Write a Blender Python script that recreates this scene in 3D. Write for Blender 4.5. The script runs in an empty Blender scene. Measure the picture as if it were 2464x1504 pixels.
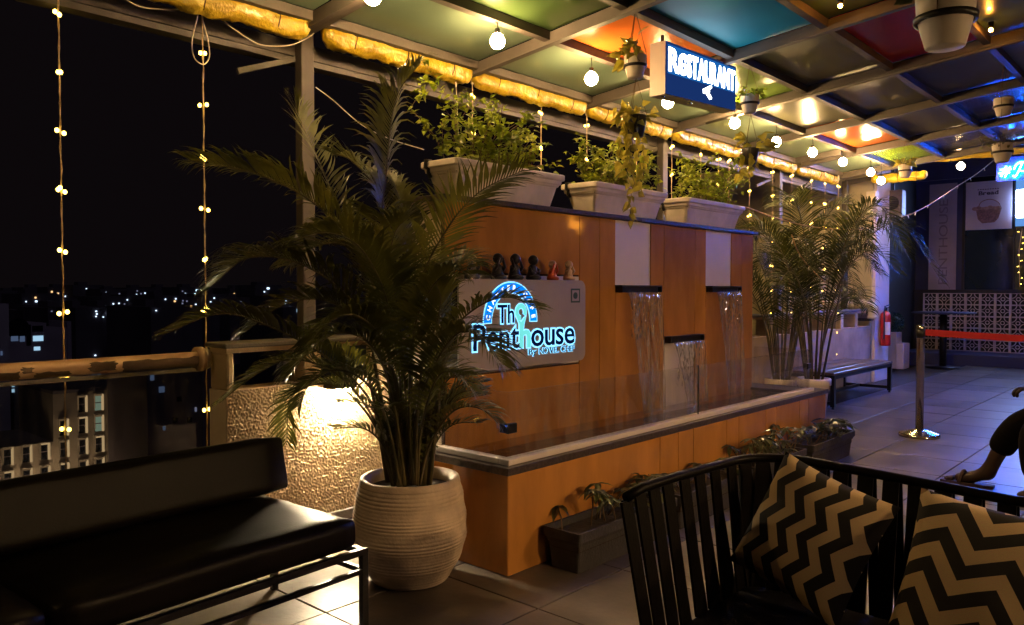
import bpy, bmesh, math, random
from mathutils import Vector, Matrix, noise
R_ = random.Random(7)
PI = math.pi
sc = bpy.context.scene
col = sc.collection

# ------------------------------------------------------------------ camera
YAW, PITCH, F36, CH = math.radians(42.25), math.radians(1.666), 27.62, 1.3
cam_d = bpy.data.cameras.new('camera'); cam = bpy.data.objects.new('camera', cam_d); col.objects.link(cam)
cam_d.sensor_width = 36; cam_d.lens = F36; cam_d.clip_start = .05; cam_d.clip_end = 4000
cam.location = (0, 0, CH); cam.rotation_euler = (PI/2 - PITCH, 0, YAW)
sc.camera = cam
# ------------------------------------------------------------------ night sky, exposure
w = bpy.data.worlds.new('World'); sc.world = w; w.use_nodes = True
nt = w.node_tree; bg = nt.nodes['Background']
bg.inputs[0].default_value = (.52, .36, .44, 1); bg.inputs[1].default_value = .0060
sl = bpy.data.lights.new('night_glow', 'SUN'); sl.energy = .05; sl.angle = math.radians(20); sl.color = (.72, .66, 1)   # the faint glow of a city night
so = bpy.data.objects.new('night_glow', sl); col.objects.link(so); so.rotation_euler = (math.radians(48), 0, math.radians(75))
sc.view_settings.view_transform = 'Standard'; sc.view_settings.look = 'None'
sc.view_settings.exposure = .12; sc.view_settings.gamma = 1
sc.cycles.use_denoising = True
sc.cycles.max_bounces = 8; sc.cycles.diffuse_bounces = 4; sc.cycles.glossy_bounces = 4; sc.cycles.transparent_max_bounces = 16
sc.cycles.sample_clamp_indirect = 4; sc.cycles.caustics_reflective = False; sc.cycles.caustics_refractive = False
WARM = (1, .66, .30)

# real-world points read off the photograph: a ray through a picture point met with a plane, or taken at a depth
_f = F36/36*2464
_Fv = Vector((-math.sin(YAW)*math.cos(PITCH), math.cos(YAW)*math.cos(PITCH), -math.sin(PITCH)))
_Rv = Vector((math.cos(YAW), math.sin(YAW), 0)); _Uv = _Rv.cross(_Fv); _C = Vector((0, 0, CH))
def _ray(px, py): return _Fv*_f + _Rv*(px-1232) - _Uv*(py-752)
def on(px, py, ax, v):
    d = _ray(px, py); i = 'xyz'.index(ax); return _C + d*((v-_C[i])/d[i])
def dep(px, py, d): return _C + _ray(px, py)/_f*d

# ------------------------------------------------------------------ materials
M = {}
def mat(name, c, rough=.5, metal=0, var=.18, scale=6, bump=0, bscale=60, coat=0, c2=None, spec=.5, coords='Object', stretch=None, sheen=0, detail=5, rvar=0, bdist=.01):
    m = bpy.data.materials.new(name); m.use_nodes = True; n = m.node_tree.nodes; l = m.node_tree.links
    b = n['Principled BSDF']
    tc = n.new('ShaderNodeTexCoord' if coords != 'World' else 'ShaderNodeNewGeometry'); src = tc.outputs[coords if coords != 'World' else 'Position']
    if stretch:
        mp = n.new('ShaderNodeMapping'); mp.inputs['Scale'].default_value = stretch
        l.new(src, mp.inputs[0]); src = mp.outputs[0]
    nz = n.new('ShaderNodeTexNoise'); nz.inputs['Scale'].default_value = scale; nz.inputs['Detail'].default_value = detail
    l.new(src, nz.inputs['Vector'])
    rp = n.new('ShaderNodeValToRGB'); rp.color_ramp.elements[0].position = .3; rp.color_ramp.elements[1].position = .72
    a = [x*(1-var) for x in c]; e = c2 if c2 else [min(1, x*(1+var)) for x in c]
    rp.color_ramp.elements[0].color = (*a, 1); rp.color_ramp.elements[1].color = (*e, 1)
    l.new(nz.outputs['Fac'], rp.inputs[0]); l.new(rp.outputs[0], b.inputs['Base Color'])
    b.inputs['Roughness'].default_value = rough; b.inputs['Metallic'].default_value = metal
    b.inputs['Specular IOR Level'].default_value = spec
    if rvar:
        mr = n.new('ShaderNodeMapRange'); mr.inputs['To Min'].default_value = rough-rvar; mr.inputs['To Max'].default_value = rough+rvar
        l.new(nz.outputs['Fac'], mr.inputs['Value']); l.new(mr.outputs[0], b.inputs['Roughness'])
    if coat: b.inputs['Coat Weight'].default_value = coat; b.inputs['Coat Roughness'].default_value = .05
    if sheen: b.inputs['Sheen Weight'].default_value = sheen
    if bump:
        n2 = n.new('ShaderNodeTexNoise'); n2.inputs['Scale'].default_value = bscale; n2.inputs['Detail'].default_value = 4
        l.new(src, n2.inputs['Vector'])
        bp = n.new('ShaderNodeBump'); bp.inputs['Strength'].default_value = bump; bp.inputs['Distance'].default_value = bdist
        l.new(n2.outputs['Fac'], bp.inputs['Height']); l.new(bp.outputs[0], b.inputs['Normal'])
    M[name] = m; return m
def emit(name, c, s):
    m = bpy.data.materials.new(name); m.use_nodes = True; n = m.node_tree.nodes; l = m.node_tree.links
    n.remove(n['Principled BSDF']); e = n.new('ShaderNodeEmission'); e.inputs[0].default_value = (*c, 1); e.inputs[1].default_value = s
    l.new(e.outputs[0], n['Material Output'].inputs[0]); M[name] = m; return m
def clear(name, tint, rough=.0, ior=1.45, bump=0, bscale=8, stretch=None, extra=0, haze=0):
    m = bpy.data.materials.new(name); m.use_nodes = True; n = m.node_tree.nodes; l = m.node_tree.links
    n.remove(n['Principled BSDF'])
    t = n.new('ShaderNodeBsdfTransparent'); t.inputs[0].default_value = (*tint, 1)
    g = n.new('ShaderNodeBsdfGlossy'); g.inputs['Roughness'].default_value = rough
    fr = n.new('ShaderNodeFresnel'); fr.inputs[0].default_value = ior
    mx = n.new('ShaderNodeMixShader'); fac = fr.outputs[0]
    ge = n.new('ShaderNodeNewGeometry'); sb_ = n.new('ShaderNodeMath'); sb_.operation = 'SUBTRACT'; sb_.inputs[0].default_value = 1; l.new(ge.outputs['Backfacing'], sb_.inputs[1])
    ml = n.new('ShaderNodeMath'); ml.operation = 'MULTIPLY'; l.new(fac, ml.inputs[0]); l.new(sb_.outputs[0], ml.inputs[1]); fac = ml.outputs[0]   # only the outer face of a pane mirrors
    if extra:
        ad = n.new('ShaderNodeMath'); ad.operation = 'ADD'; ad.inputs[1].default_value = extra; l.new(fac, ad.inputs[0]); fac = ad.outputs[0]
    l.new(fac, mx.inputs[0]); l.new(t.outputs[0], mx.inputs[1]); l.new(g.outputs[0], mx.inputs[2])
    out = mx.outputs[0]
    if haze:
        df = n.new('ShaderNodeBsdfDiffuse'); df.inputs[0].default_value = (.6, .6, .6, 1); m2 = n.new('ShaderNodeMixShader'); m2.inputs[0].default_value = haze
        tc2 = n.new('ShaderNodeTexCoord'); nz = n.new('ShaderNodeTexNoise'); nz.inputs['Scale'].default_value = 5; nz.inputs['Detail'].default_value = 8
        mp2 = n.new('ShaderNodeMapping'); mp2.inputs['Scale'].default_value = (6, 6, 1.2); l.new(tc2.outputs['Object'], mp2.inputs[0]); l.new(mp2.outputs[0], nz.inputs['Vector'])
        mr = n.new('ShaderNodeMapRange'); mr.inputs['From Min'].default_value = .4; mr.inputs['From Max'].default_value = .75; mr.inputs['To Max'].default_value = haze*2
        l.new(nz.outputs['Fac'], mr.inputs[0]); l.new(mr.outputs[0], m2.inputs[0])
        l.new(out, m2.inputs[1]); l.new(df.outputs[0], m2.inputs[2]); out = m2.outputs[0]
    if bump:
        tc = n.new('ShaderNodeTexCoord'); mp = n.new('ShaderNodeMapping'); mp.inputs['Scale'].default_value = stretch or (1, 1, 1)
        nz = n.new('ShaderNodeTexNoise'); nz.inputs['Scale'].default_value = bscale; nz.inputs['Detail'].default_value = 3
        bp = n.new('ShaderNodeBump'); bp.inputs['Strength'].default_value = bump; bp.inputs['Distance'].default_value = .02
        l.new(tc.outputs['Object'], mp.inputs[0]); l.new(mp.outputs[0], nz.inputs['Vector']); l.new(nz.outputs['Fac'], bp.inputs['Height'])
        l.new(bp.outputs[0], g.inputs['Normal']); l.new(bp.outputs[0], fr.inputs['Normal'])
    l.new(out, n['Material Output'].inputs[0]); M[name] = m; return m

mat('tile', (.12, .098, .082), .36, 0, .3, 2.6, .25, 35, c2=(.225, .187, .156), rvar=.14, bdist=.004, coords='World', detail=9)
def per_object(k, lo, hi):
    m = M[k]; n = m.node_tree.nodes; l = m.node_tree.links; b = n['Principled BSDF']; src = b.inputs['Base Color'].links[0].from_socket
    oi = n.new('ShaderNodeObjectInfo'); mr = n.new('ShaderNodeMapRange'); mr.inputs['To Min'].default_value = lo; mr.inputs['To Max'].default_value = hi; l.new(oi.outputs['Random'], mr.inputs[0])
    vm = n.new('ShaderNodeVectorMath'); vm.operation = 'SCALE'; l.new(src, vm.inputs[0]); l.new(mr.outputs[0], vm.inputs['Scale']); l.new(vm.outputs[0], b.inputs['Base Color'])
per_object('tile', .72, 1.15)
mat('grout', (.06, .05, .045), .9, bump=.3)
mat('plaster', (.46, .34, .21), .85, 0, .2, 5, .4, 90, bdist=.004)
mat('cream_plaster', (.72, .58, .44), .8, 0, .12, 4, .3, 50, bdist=.004)
mat('cap_stone', (.11, .095, .085), .55, 0, .2, 5, .3, 40)
mat('granite', (.060, .045, .042), .28, 0, .5, 60, .1, 80)
mat('orange_panel', (.52, .225, .050), .20, 0, .12, 3, .12, 25, coat=.7, stretch=(2.2, 2.2, .7), detail=6, bdist=.002, rvar=.06)
def streaks(k, st, lo):
    m = M[k]; n = m.node_tree.nodes; l = m.node_tree.links; b = n['Principled BSDF']; src = b.inputs['Base Color'].links[0].from_socket
    ge = n.new('ShaderNodeNewGeometry'); mp = n.new('ShaderNodeMapping'); mp.inputs['Scale'].default_value = st; nz = n.new('ShaderNodeTexNoise'); nz.inputs['Scale'].default_value = 1; nz.inputs['Detail'].default_value = 7; nz.inputs['Roughness'].default_value = .65
    l.new(ge.outputs['Position'], mp.inputs[0]); l.new(mp.outputs[0], nz.inputs['Vector']); mr = n.new('ShaderNodeMapRange'); mr.inputs['From Min'].default_value = .32; mr.inputs['From Max'].default_value = .6; mr.inputs['To Min'].default_value = lo; mr.inputs['To Max'].default_value = 1.06; l.new(nz.outputs['Fac'], mr.inputs[0])
    vm = n.new('ShaderNodeVectorMath'); vm.operation = 'SCALE'; l.new(src, vm.inputs[0]); l.new(mr.outputs[0], vm.inputs['Scale']); l.new(vm.outputs[0], b.inputs['Base Color'])
per_object('orange_panel', .86, 1.12); streaks('orange_panel', (4.5, 4.5, 1.6), .84)
mat('white_panel', (.76, .67, .60), .5, 0, .06, 3, .1, 40)
mat('seam', (.05, .02, .008), .8)
mat('planter_white', (.86, .75, .66), .55, 0, .1, 7, .12, 90, bdist=.004)
streaks('planter_white', (7, 7, 5), .90)
mat('soil', (.03, .02, .013), .95, bump=.8, bscale=40)
mat('black_metal', (.014, .012, .012), .38, .4, .3, 20, .1, 90, rvar=.1)
mat('settee_black', (.0045, .0035, .0035), .4, 0, .3, 20, .1, 90, spec=.07)
mat('black_plastic', (.012, .010, .010), .42, 0, .3, 20)
mat('charcoal_planter', (.036, .032, .031), .7, 0, .25, 14, .35, 70)
mat('leather', (.0055, .004, .0035), .38, 0, .25, 3, .3, 130, rvar=.08, bdist=.002, spec=.08)
mat('steel', (.55, .50, .44), .2, 1, .1, 30)
mat('old_rail', (.55, .34, .20), .42, .2, .25, 3.5, .25, 18, c2=(.66, .43, .27))
mat('old_rail_dark', (.12, .08, .05), .34, .5, .3, 6, .3, 30)
mat('beam_paint', (.095, .078, .070), .6, 0, .25, 4, .2, 30)
mat('beam_dark', (.10, .085, .08), .55, 0, .3, 4, .2, 30)
mat('tarp', (.50, .32, .012), .34, 0, .3, 5, .8, 34, coat=.2, c2=(.64, .45, .03), bdist=.014)
mat('rope', (.10, .05, .02), .9)
mat('cord', (.68, .48, .28), .8, 0, .2, 90)
mat('white_wire', (.72, .62, .52), .6)
mat('red_wire', (.42, .10, .06), .6)
mat('pot_cream', (.62, .47, .35), .62, 0, .22, 9, .25, 70, c2=(.72, .57, .43))
mat('terracotta', (.50, .30, .19), .7, 0, .2, 9)
mat('hang_white', (.74, .66, .58), .5, 0, .08, 9)
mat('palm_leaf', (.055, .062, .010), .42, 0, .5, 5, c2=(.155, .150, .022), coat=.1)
mat('palm_leaf_dry', (.20, .16, .05), .5, 0, .4, 7)
mat('palm_stem', (.065, .058, .018), .55, 0, .4, 12, c2=(.13, .10, .035))
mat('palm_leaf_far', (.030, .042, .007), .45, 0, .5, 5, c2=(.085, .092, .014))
mat('garland_rope', (.36, .22, .11), .8, 0, .2, 60)
mat('vine_leaf', (.17, .26, .010), .42, 0, .5, 9, c2=(.45, .52, .03))
mat('pothos_leaf', (.36, .33, .03), .34, 0, .4, 12, c2=(.55, .46, .06), coat=.2)
mat('dark_leaf', (.035, .045, .015), .32, 0, .5, 12, c2=(.21, .215, .075), coat=.2)
mat('broad_leaf', (.03, .045, .012), .34, 0, .5, 9, c2=(.085, .09, .03), coat=.2)
mat('twig', (.16, .10, .05), .8)
mat('sign_plate', (.40, .335, .31), .42, .25, .08, 6, .06, 90)
mat('sign_dark', (.012, .010, .009), .5)
mat('wall_navy', (.022, .026, .075), .55, 0, .3, 1.2, .2, 30)
mat('wall_dark', (.022, .018, .018), .7, 0, .3, 1.5)
mat('glass_dark', (.01, .012, .02), .08, 0, .3, 1)
mat('block_white', (.62, .52, .50), .7, 0, .14, 10, .3, 60)
mat('poster_white', (.60, .50, .50), .45, 0, .05, 3)
mat('poster_ink', (.06, .03, .05), .6)
mat('poster_basket', (.30, .14, .10), .6, 0, .4, 40)
mat('poster_bread', (.42, .23, .15), .6, 0, .4, 30)
mat('banner', (.34, .28, .30), .65, 0, .12, 3)
mat('banner_ink', (.20, .155, .17), .65)
mat('olive_wall', (.46, .39, .22), .75, 0, .2, 2.5, .25, 45)
mat('pink_wall', (.66, .55, .50), .7, 0, .1, 3, .2, 40)
mat('pipe_white', (.66, .58, .42), .4)
mat('red_paint', (.45, .02, .02), .25, 0, .1, 10, coat=.5)
mat('label_white', (.7, .62, .5), .5)
mat('belt_red', (.38, .006, .012), .6, 0, .1, 40)
mat('bench_wood', (.13, .075, .05), .5, 0, .3, 6, .3, 30, stretch=(3, .5, 3), coat=.15)
mat('topiary', (.02, .06, .045), .6, 0, .5, 30)
mat('skin_dark', (.045, .022, .015), .5, 0, .15, 12)
mat('cloth_black', (.006, .005, .006), .85, 0, .3, 20, .3, 200, spec=.1)
mat('sandal', (.06, .03, .018), .6)
mat('monk_dark', (.025, .022, .03), .28, 0, .4, 20)
mat('monk_gold', (.55, .38, .18), .35, 0, .3, 20)
mat('monk_orange', (.60, .10, .03), .35, 0, .3, 20)
mat('monk_cream', (.62, .42, .30), .35, 0, .3, 20)
mat('monk_slate', (.10, .09, .10), .35, 0, .3, 20)
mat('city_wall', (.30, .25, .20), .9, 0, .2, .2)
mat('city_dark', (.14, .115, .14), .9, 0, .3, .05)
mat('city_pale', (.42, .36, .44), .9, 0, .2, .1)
mat('city_ground', (.02, .018, .02), .9, 0, .4, .02)
mat('asphalt', (.05, .05, .055), .8, 0, .2, .4)
mat('car_paint', (.08, .09, .12), .25, .3)
mat('tyre', (.01, .01, .01), .8)
mat('navy', (.006, .012, .055), .35)
mat('teal_plate', (.16, .55, .50), .4)
mat('veg_green', (.015, .06, .035), .5)
mat('switch_white', (.7, .6, .48), .5)
mat('pouch_grey', (.12, .09, .075), .45)
def leafy(*names):
    for k in names:      # blades let light through
        m = M[k]; n = m.node_tree.nodes; l = m.node_tree.links; b = n['Principled BSDF']; out = n['Material Output']
        src = b.inputs['Base Color'].links[0].from_socket; tr = n.new('ShaderNodeBsdfTranslucent'); l.new(src, tr.inputs[0]); mx = n.new('ShaderNodeMixShader'); mx.inputs[0].default_value = .42
        l.new(b.outputs[0], mx.inputs[1]); l.new(tr.outputs[0], mx.inputs[2]); l.new(mx.outputs[0], out.inputs[0])
streaks('tile', (3, 3, 3), .78); streaks('pot_cream', (6, 6, 5), .82); streaks('leather', (5, 5, 5), .7)
leafy('palm_leaf', 'palm_leaf_far', 'vine_leaf', 'pothos_leaf', 'broad_leaf', 'dark_leaf')
PANEL = {}
for k, c, r in (('sage', (.145, .205, .15), .3), ('orange', (.62, .15, .025), .18), ('green', (.15, .27, .028), .2), ('blue', (.02, .34, .48), .55), ('red', (.68, .016, .010), .25),
                ('olive', (.085, .085, .05), .3), ('slate', (.10, .11, .12), .25), ('deepgreen', (.06, .105, .035), .28), ('cobalt', (.02, .09, .30), .2)):
    PANEL[k] = mat('panel_'+k, c, r, 0, .14, 1.6, .05, 6, coat=.25 if r < .5 else 0, bdist=.01)
emit('bulb_glow', (1, .62, .25), 390)
emit('fill_glow', (1, .62, .27), 2050)
emit('fill_soft', (1, .62, .27), 190)
emit('led_glow', (1, .66, .11), 11)
emit('led_amber', (1, .36, .04), 420)
emit('wall_lamp_glow', (1, .78, .48), 2100)
emit('neon_blue', (.0, .085, 1), 850)
mat('neon_board', (.012, .018, .045), .4)
emit('neon_core', (.55, .92, 1), 14)
emit('screen', (.30, .45, 1), 45)
emit('screen_board', (.10, .26, .62), 1.1)
emit('logo_edge', (.22, .62, 1), 1.9)
emit('logo_blue', (.0, .22, 1), 1.15)
emit('logo_white', (.85, .93, 1), 1.5)
emit('logo_teal', (.18, .80, .76), .95)
emit('logo_navy', (.002, .006, .035), .8)
emit('sign_white', (.90, .96, 1), 7)
emit('sign_glow', (.02, .22, .75), .55)
emit('sign_face', (.010, .035, .16), .8)
emit('sign_teal', (.02, .25, .30), .8)
emit('neon_orange', (1, .34, .03), 26)
emit('flood_fill', (1, .70, .38), 110)
emit('reveal_glow', (1, .68, .34), .55)
emit('reveal_glow_low', (1, .62, .30), .14)
emit('win_warm_hi', (1, .74, .42), .8)
emit('win_green', (.45, .62, .45), .35)
emit('win_cool', (.45, .75, 1), .75)
emit('win_dim', (.3, .45, .8), .16)
emit('far_light', (.60, .80, 1), 2.2)
emit('far_light_dim', (.55, .60, .9), .28)
emit('far_light_warm', (1, .60, .25), 1.3)
emit('head_light', (.75, .9, 1), 3)
emit('tail_light', (1, .05, .05), 2)
emit('street_light', (.8, .9, 1), 40)
clear('glass', (.95, .94, .92), .0, 1.5, extra=.02, haze=.05)
clear('rail_glass', (.80, .80, .80), .02, 1.45, haze=.012)
clear('water_sheet', (.97, .95, .92), .05, 1.33, bump=1.0, bscale=14, stretch=(1, 5, .35), extra=.10, haze=.22)
clear('water_foam', (.98, .97, .95), .08, 1.33, extra=.15, haze=.30)
clear('pool_water', (.75, .70, .62), .03, 1.33, bump=.35, bscale=9, extra=.05)
# chevron cloth, woven in the pillow's own UV
def chevron(name, n_band, n_zig, amp, ang):
    m = bpy.data.materials.new(name); m.use_nodes = True; n = m.node_tree.nodes; l = m.node_tree.links; b = n['Principled BSDF']
    tc = n.new('ShaderNodeTexCoord'); mp = n.new('ShaderNodeMapping'); mp.inputs['Rotation'].default_value = (0, 0, ang)
    l.new(tc.outputs['UV'], mp.inputs[0]); sx = n.new('ShaderNodeSeparateXYZ'); l.new(mp.outputs[0], sx.inputs[0])
    def mth(op, a, bb):
        q = n.new('ShaderNodeMath'); q.operation = op
        for i, v in enumerate((a, bb)):
            if v is None: continue
            if isinstance(v, (int, float)): q.inputs[i].default_value = v
            else: l.new(v, q.inputs[i])
        return q.outputs[0]
    tri = mth('PINGPONG', mth('MULTIPLY', sx.outputs[0], n_zig), .5)
    v = mth('ADD', mth('MULTIPLY', sx.outputs[1], n_band), mth('MULTIPLY', tri, amp))
    st = mth('GREATER_THAN', mth('FRACT', mth('ADD', v, 20.0), None), .5)
    nz = n.new('ShaderNodeTexNoise'); nz.inputs['Scale'].default_value = 180; l.new(tc.outputs['UV'], nz.inputs['Vector'])
    mx = n.new('ShaderNodeMix'); mx.data_type = 'RGBA'; mx.inputs[6].default_value = (.013, .010, .009, 1); mx.inputs[7].default_value = (.66, .47, .25, 1)
    l.new(st, mx.inputs[0])
    m2 = n.new('ShaderNodeMix'); m2.data_type = 'RGBA'; m2.blend_type = 'MULTIPLY'; m2.inputs[0].default_value = .35
    l.new(mx.outputs[2], m2.inputs[6]); l.new(nz.outputs['Color'], m2.inputs[7]); l.new(m2.outputs[2], b.inputs['Base Color'])
    bp = n.new('ShaderNodeBump'); bp.inputs['Strength'].default_value = .4; bp.inputs['Distance'].default_value = .002; l.new(nz.outputs['Fac'], bp.inputs['Height']); l.new(bp.outputs[0], b.inputs['Normal'])
    b.inputs['Roughness'].default_value = .9; M[name] = m
chevron('chevron_a', 5.0, 3.3, 1.05, math.radians(90))
chevron('chevron_b', 5.4, 2.8, 1.6, math.radians(14))

# ------------------------------------------------------------------ mesh helpers
class MB:
    def __init__(s): s.v = []; s.f = []; s.uv = None
    def add(s, vs, fs):
        o = len(s.v); s.v += [tuple(x) for x in vs]; s.f += [tuple(i+o for i in q) for q in fs]; return s
    def box(s, x0, x1, y0, y1, z0, z1):
        return s.add([(x0,y0,z0),(x1,y0,z0),(x1,y1,z0),(x0,y1,z0),(x0,y0,z1),(x1,y0,z1),(x1,y1,z1),(x0,y1,z1)],
                     [(0,3,2,1),(4,5,6,7),(0,1,5,4),(1,2,6,5),(2,3,7,6),(3,0,4,7)])
    def rbox(s, x0, x1, y0, y1, z0, z1, b=.01, seg=2, T=None):
        bm = bmesh.new(); bmesh.ops.create_cube(bm, size=1)
        for v in bm.verts: v.co = Vector(((x0+x1)/2+v.co.x*(x1-x0), (y0+y1)/2+v.co.y*(y1-y0), (z0+z1)/2+v.co.z*(z1-z0)))
        bmesh.ops.bevel(bm, geom=list(bm.edges), offset=b, segments=seg, profile=.5, affect='EDGES')
        bm.verts.index_update()
        s.add([(T @ v.co) if T else v.co for v in bm.verts], [[v.index for v in f.verts] for f in bm.faces]); bm.free(); return s
    def hexa(s, b, t):   # two quads joined
        return s.add(list(b)+list(t), [(0,3,2,1),(4,5,6,7),(0,1,5,4),(1,2,6,5),(2,3,7,6),(3,0,4,7)])
    def bar(s, a, b, w, h, up=(0,0,1)):
        a = Vector(a); b = Vector(b); d = (b-a).normalized(); u = Vector(up)
        if abs(d.dot(u)) > .98: u = Vector((1,0,0))
        r = d.cross(u).normalized(); u = r.cross(d).normalized()
        q = [(-r*w-u*h)/2, (r*w-u*h)/2, (r*w+u*h)/2, (-r*w+u*h)/2]
        return s.hexa([a+k for k in q], [b+k for k in q])
    def tube(s, pts, rad, n=8, cap=True):
        pts = [Vector(p) for p in pts]; k = len(pts); o = len(s.v)
        up = Vector((0,0,1)); prev = None
        for i, p in enumerate(pts):
            d = (pts[min(i+1,k-1)]-pts[max(i-1,0)])
            d = d.normalized() if d.length > 1e-9 else Vector((0,0,1))
            if prev is None:
                a = d.cross(up if abs(d.z) < .95 else Vector((1,0,0))).normalized()
            else:
                a = (prev - d*prev.dot(d)); a = a.normalized() if a.length > 1e-6 else d.orthogonal().normalized()
            prev = a; b = d.cross(a); r = rad[i] if isinstance(rad, (list, tuple)) else rad
            for j in range(n):
                t = 2*PI*j/n; s.v.append(tuple(p + a*math.cos(t)*r + b*math.sin(t)*r))
        for i in range(k-1):
            for j in range(n):
                s.f.append((o+i*n+j, o+i*n+(j+1)%n, o+(i+1)*n+(j+1)%n, o+(i+1)*n+j))
        if cap: s.f.append(tuple(o+j for j in reversed(range(n)))); s.f.append(tuple(o+(k-1)*n+j for j in range(n)))
        return s
    def lathe(s, prof, n=32, c=(0,0,0), cap=True, sx=1, sy=1):
        o = len(s.v); k = len(prof)
        for r, z in prof:
            for j in range(n):
                t = 2*PI*j/n; s.v.append((c[0]+r*sx*math.cos(t), c[1]+r*sy*math.sin(t), c[2]+z))
        for i in range(k-1):
            for j in range(n): s.f.append((o+i*n+j, o+i*n+(j+1)%n, o+(i+1)*n+(j+1)%n, o+(i+1)*n+j))
        if cap: s.f.append(tuple(o+j for j in reversed(range(n)))); s.f.append(tuple(o+(k-1)*n+j for j in range(n)))
        return s
    def ball(s, c, r, n=12, m=8, sz=1, sx=1, sy=1):
        prof = [(r*math.sin(PI*(i+.5)/m), -r*math.cos(PI*(i+.5)/m)*sz) for i in range(m)]
        prof = [(r*.02, -r*sz)] + prof + [(r*.02, r*sz)]
        return s.lathe(prof, n, c, True, sx, sy)
    def prism(s, poly, a0, a1, axis='x'):   # polygon in the two other axes, extruded
        def P(p, a): return (a, p[0], p[1]) if axis == 'x' else ((p[0], a, p[1]) if axis == 'y' else (p[0], p[1], a))
        n = len(poly)
        return s.add([P(p, a0) for p in poly]+[P(p, a1) for p in poly], [tuple(reversed(range(n))), tuple(range(n, 2*n))] + [(i, (i+1)%n, n+(i+1)%n, n+i) for i in range(n)])
    def mesh(s, name, m=None, smooth=False, org=None):
        me = bpy.data.meshes.new(name)
        vs = s.v if org is None else [(x-org[0], y-org[1], z-org[2]) for x, y, z in s.v]
        me.from_pydata(vs, [], s.f)
        if s.uv:
            ul = me.uv_layers.new(name='UVMap')
            for lp in me.loops: ul.data[lp.index].uv = s.uv[lp.vertex_index]
        if m: me.materials.append(M[m] if isinstance(m, str) else m)
        if smooth: me.polygons.foreach_set('use_smooth', [True]*len(me.polygons))
        me.update(); return me
    def build(s, name, m, parent=None, smooth=False, fix=True):
        """geometry is in world space; it is stored relative to the thing's origin"""
        org = ORG.get(parent.name) if parent else None
        me = s.mesh(name, m, smooth, org)
        if fix:
            bm = bmesh.new(); bm.from_mesh(me); bmesh.ops.recalc_face_normals(bm, faces=bm.faces); bm.to_mesh(me); bm.free()
        o = bpy.data.objects.new(name, me); col.objects.link(o)
        if parent: o.parent = parent; ORG[o.name] = org
        else: ORG[o.name] = (0, 0, 0)
        return o
ORG = {}
def tag(o, label, cat, group=None, kind=None):
    if label: o['label'] = label
    if cat: o['category'] = cat
    if group: o['group'] = group
    if kind: o['kind'] = kind
    return o
def thing(name, label, cat, loc=(0,0,0), group=None):
    o = bpy.data.objects.new(name, None); col.objects.link(o); o.empty_display_size = .1
    o.location = loc; ORG[o.name] = tuple(loc); return tag(o, label, cat, group)
def inst(name, me, parent, loc, rot=(0,0,0), scale=(1,1,1)):
    """one more copy of a shared mesh; loc is in world space"""
    o = bpy.data.objects.new(name, me); col.objects.link(o)
    g = ORG.get(parent.name, (0,0,0)) if parent else (0,0,0)
    o.location = (loc[0]-g[0], loc[1]-g[1], loc[2]-g[2]); o.rotation_euler = rot; o.scale = scale
    if parent: o.parent = parent
    ORG[o.name] = tuple(loc); return o
def struct(o): o['kind'] = 'structure'; return o
def stuff(o): o['kind'] = 'stuff'; return o
def smooth_path(ctrl, n):
    """Catmull-Rom through the control points"""
    P = [Vector(p) for p in ctrl]; P = [P[0]*2-P[1]] + P + [P[-1]*2-P[-2]]; out = []
    k = len(P)-3
    for i in range(n+1):
        t = i/n*k; j = min(int(t), k-1); t -= j; a, b, c, d = P[j:j+4]
        out.append(.5*((2*b)+(c-a)*t+(2*a-5*b+4*c-d)*t*t+(3*b-a-3*c+d)*t**3))
    return out
def leaf(mb, p, d, n, L, W, droop=.15, fold=.25, shape='oval'):
    """one leaf: a pointed blade of six faces folded along its midrib"""
    d = d.normalized(); r = d.cross(n)
    if r.length < 1e-4: r = d.orthogonal()
    r.normalize(); n = r.cross(d).normalized()
    st = ((0, .06), (.3, .85), (.62, .8), (1, .02)) if shape == 'oval' else ((0, .3), (.22, 1.0), (.6, .62), (1, .02)) if shape == 'heart' else ((0, .35), (.3, 1), (.7, .75), (1, .03))
    vs = []
    for t, wd in st:
        c = p + d*(L*t) - n*(droop*L*t*t)
        vs += [c + r*(W*wd*.5) + n*(W*fold*wd), c, c - r*(W*wd*.5) + n*(W*fold*wd)]
    fs = []
    for i in range(3):
        a = i*3; fs += [(a, a+1, a+4, a+3), (a+1, a+2, a+5, a+4)]
    mb.add(vs, fs)
def rvec(z0=-1, z1=1):
    a = R_.uniform(0, 2*PI); z = R_.uniform(z0, z1); q = math.sqrt(max(0, 1-z*z)); return Vector((q*math.cos(a), q*math.sin(a), z))

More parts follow.
